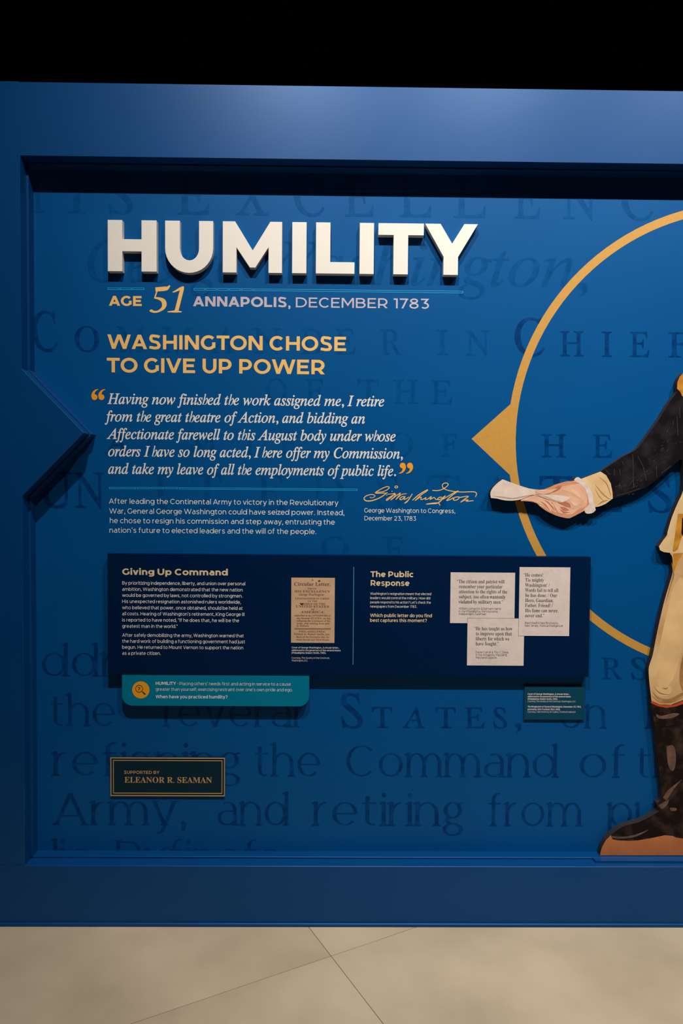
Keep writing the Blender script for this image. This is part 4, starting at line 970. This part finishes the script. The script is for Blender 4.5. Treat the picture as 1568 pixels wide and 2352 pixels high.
brush('finger_crease', [[(1240, 1151, .3), (1252, 1160, 1.7), (1263, 1174, .6)], [(1250, 1149, .3), (1263, 1158, 1.9), (1274, 1175, .6)], [(1266, 1153, .3), (1270, 1162, 1.9), (1280, 1176, .6)], [(1284, 1168, .5), (1294, 1176, 2.0), (1308, 1177, .4)], [(1204, 1151, .3), (1222, 1152, .9), (1234, 1157, .3)], [(1228, 1135, .4), (1246, 1136, 1.0), (1264, 1133, .5)]], 6, M_SKIND, hand)
brush('finger_light', [[(1246, 1150, .5), (1256, 1159, 1.6), (1262, 1168, .5)], [(1258, 1151, .5), (1268, 1160, 1.7), (1274, 1169, .5)], [(1273, 1160, .5), (1281, 1168, 1.9), (1288, 1175, .5)], [(1234, 1127, .5), (1248, 1127, 1.6), (1260, 1125, .5)]], 7, M_SK4, hand)
paper = region('paper_sheet', pap_up + pap_l + pap_lo + [(1205, 1143), (1222, 1137), (1245, 1136), (1270, 1136), (1292, 1139), (1312, 1142), (1302, 1150), (1290, 1154), (1275, 1152), (1255, 1145), (1240, 1140), (1229, 1138), (1228, 1124)], 8, M_PAPER, label='folded sheet of paper held out in the hand')
brush('paper_fold', [[(1128, 1139, .5), (1152, 1142, 1.4), (1178, 1145, 1.4), (1205, 1140, 1.2), (1228, 1135, .4)], [(1229, 1136, .3), (1250, 1140, 1.0), (1272, 1149, 1.0), (1290, 1152, .4)], [(1232, 1137.5, .3), (1246, 1142, .8), (1262, 1148, .4)]], 9, M_PAPERD, paper)
brush('cuff_crease', [[(1366, 1112, .4), (1380, 1130, 1.4), (1394, 1143, 1.2), (1404, 1147, .4)], [(1372, 1160, .5), (1384, 1152, 1.8), (1398, 1148, .5)], [(1376, 1096, .4), (1392, 1110, 1.3), (1400, 1130, 1.0), (1402, 1142, .4)], [(1366, 1122, .3), (1376, 1140, 1.0), (1386, 1150, .3)]], 4, mat('print_cream_shade', (0.42, 0.24, 0.09), 0.6, 0.2), cuff)
# scratches of the old painting on the sleeve
scr = [[(1452, 1042), (1454, 1070), (1454, 1100), (1455, 1120)], [(1464, 1048), (1476, 1070), (1481, 1090), (1484, 1104)], [(1554, 955), (1556, 985), (1556, 1000)], [(1507, 1070), (1508, 1095)], [(1518, 1087), (1530, 1078), (1540, 1070)], [(1422, 1110), (1421, 1122)], [(1390, 1078), (1396, 1086), (1402, 1090)], [(1410, 1076), (1411, 1092)], [(1423, 1078), (1424, 1090)], [(1428, 1060), (1432, 1068)], [(1545, 965), (1546, 975)], [(1560, 935), (1561, 960)], [(1534, 985), (1531, 993)], [(1416, 1138), (1440, 1132), (1470, 1122)], [(1412, 1118), (1424, 1114), (1426, 1124)]]
pr = Print(YFG - 0.00075)
for s_ in scr:
    q = [at(x, y, pr.Y) for x, y in s_]
    for w_ in sweep(q, 0.0004): pr.poly(w_)
o = pr.build('scratch_marks', mat('print_scratch', (0.10, 0.085, 0.085), 0.6, 0.1)); under(o, fg); o['kind'] = 'stuff'
pr = Print(YFG - 0.0007)
for k in range(70):
    cx, cy = random.choice([(1540, 1018), (1520, 1035), (1505, 1058), (1485, 1085), (1455, 1110), (1440, 1120)])
    cx += random.gauss(0, 9); cy += random.gauss(0, 5)
    a_ = random.uniform(-.9, -.3); l2 = random.uniform(2, 8)
    for w_ in sweep([at(cx, cy, pr.Y), at(cx + l2 * math.cos(a_), cy + l2 * math.sin(a_), pr.Y)], random.uniform(.0005, .0014)): pr.poly(w_)
o = pr.build('sleeve_sheen', mat('print_sheen', (0.030, 0.028, 0.033), 0.6, 0.08)); under(o, fg); o['kind'] = 'stuff'
wst = region('waistcoat', body_l[8:] + hem + [(1570, 1270), (1700, 1290), (1846, 1300), (1846, 1240), (1640, 1240), (1600, 1180)], 1, M_CREAM, label='cream waistcoat hem with braid')
region('braid', [(1556, 1180), (1570, 1180), (1566, 1230), (1556, 1262), (1548, 1268), (1544, 1266), (1550, 1225)], 2, M_BRAID, wst)
region('braid', [(1566, 1190), (1600, 1185), (1600, 1232), (1570, 1236), (1564, 1225)], 3, M_BOOT, wst)
br = region('breeches', leg_l + [(1515, 1618), (1540, 1619), (1568, 1608), (1600, 1598), (1872, 1640), (1850, 1560), (1846, 1300), (1700, 1290), (1570, 1270), (1537.6, 1269.7)], 0, M_BREECH, label='tan breeches')
region('breeches_crease', [(1545, 1272), (1568, 1270), (1556, 1290), (1548, 1312), (1545, 1310), (1546, 1290)], 2, M_BRAID, br)
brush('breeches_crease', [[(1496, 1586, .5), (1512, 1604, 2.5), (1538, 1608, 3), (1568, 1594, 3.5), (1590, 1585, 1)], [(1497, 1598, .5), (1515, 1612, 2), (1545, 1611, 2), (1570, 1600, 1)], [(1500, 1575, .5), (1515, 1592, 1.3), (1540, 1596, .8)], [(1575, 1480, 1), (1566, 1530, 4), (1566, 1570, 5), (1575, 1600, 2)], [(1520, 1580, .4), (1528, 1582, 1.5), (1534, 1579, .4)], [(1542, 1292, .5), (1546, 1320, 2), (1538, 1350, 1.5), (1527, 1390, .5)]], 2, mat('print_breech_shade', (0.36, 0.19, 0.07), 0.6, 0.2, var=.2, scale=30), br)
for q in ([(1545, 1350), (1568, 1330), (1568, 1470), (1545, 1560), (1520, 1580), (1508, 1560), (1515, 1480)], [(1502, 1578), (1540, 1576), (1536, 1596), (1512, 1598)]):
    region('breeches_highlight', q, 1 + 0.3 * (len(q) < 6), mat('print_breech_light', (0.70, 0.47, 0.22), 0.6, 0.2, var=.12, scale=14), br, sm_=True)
region('red_band', [(1495.6, 1609.4), (1494.7, 1614.8), (1510, 1622), (1530, 1626), (1550, 1623), (1568, 1617), (1600, 1606), (1600, 1598), (1568, 1610), (1545, 1619), (1525, 1620), (1508, 1616)], 3, M_RED, label='red band at the boot top')
bt = region('boot', boot_l + [(1513, 1864.4)] + foot_u + [(1404, 1922), (1406, 1927.5), (1417, 1930.2), (1442.6, 1931), (1464.5, 1930.2), (1486.5, 1926.5), (1504.8, 1922.9), (1526.7, 1918.3), (1545, 1920), (1552.3, 1923.8), (1568, 1926), (1960, 1926), (1960, 1905), (1880, 1870), (1868, 1850), (1872, 1640), (1600, 1606), (1568, 1617), (1550, 1623), (1530, 1626), (1510, 1622)], 2, M_BOOT)
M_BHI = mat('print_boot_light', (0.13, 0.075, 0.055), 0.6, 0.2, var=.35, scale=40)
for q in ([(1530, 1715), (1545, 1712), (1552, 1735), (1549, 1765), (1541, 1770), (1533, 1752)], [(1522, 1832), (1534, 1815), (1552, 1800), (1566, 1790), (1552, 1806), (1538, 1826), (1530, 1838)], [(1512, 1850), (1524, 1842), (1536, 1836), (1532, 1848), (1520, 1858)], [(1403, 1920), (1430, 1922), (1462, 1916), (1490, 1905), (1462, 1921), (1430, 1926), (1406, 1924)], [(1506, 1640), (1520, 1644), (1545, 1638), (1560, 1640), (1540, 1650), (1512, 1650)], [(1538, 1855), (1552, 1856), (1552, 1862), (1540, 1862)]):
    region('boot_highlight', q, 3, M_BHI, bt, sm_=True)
region('boot_crease', [(1503, 1662), (1530, 1668), (1568, 1662), (1568, 1665), (1530, 1671), (1503, 1666)], 4, M_COAT, bt)
region('ground', foot_u[-1:] + grnd_l + [(1990, 1964.6), (1990, 1925), (1960, 1905), (1568, 1900), (1450, 1905)], 1, M_GRND, label='orange brown painted ground under the boots')
region('coat_tail', [(1648, 1238), (1740, 1238), (1752, 1500), (1745, 1700), (1700, 1730), (1652, 1705), (1640, 1500)], 4, M_COAT)
region('ground', [(1668, 1730), (1712, 1730), (1716, 1850), (1740, 1930), (1640, 1930), (1662, 1850)], 5, M_GRND)
# plain printed head past the edge of the photograph
region('face', head_ + [(1726, 835)], 1, M_SKIN)
region('hair', head_[8:-8] + [(1676, 720), (1686, 676), (1706, 655), (1748, 655), (1768, 678), (1777, 720)], 2, M_LACE)
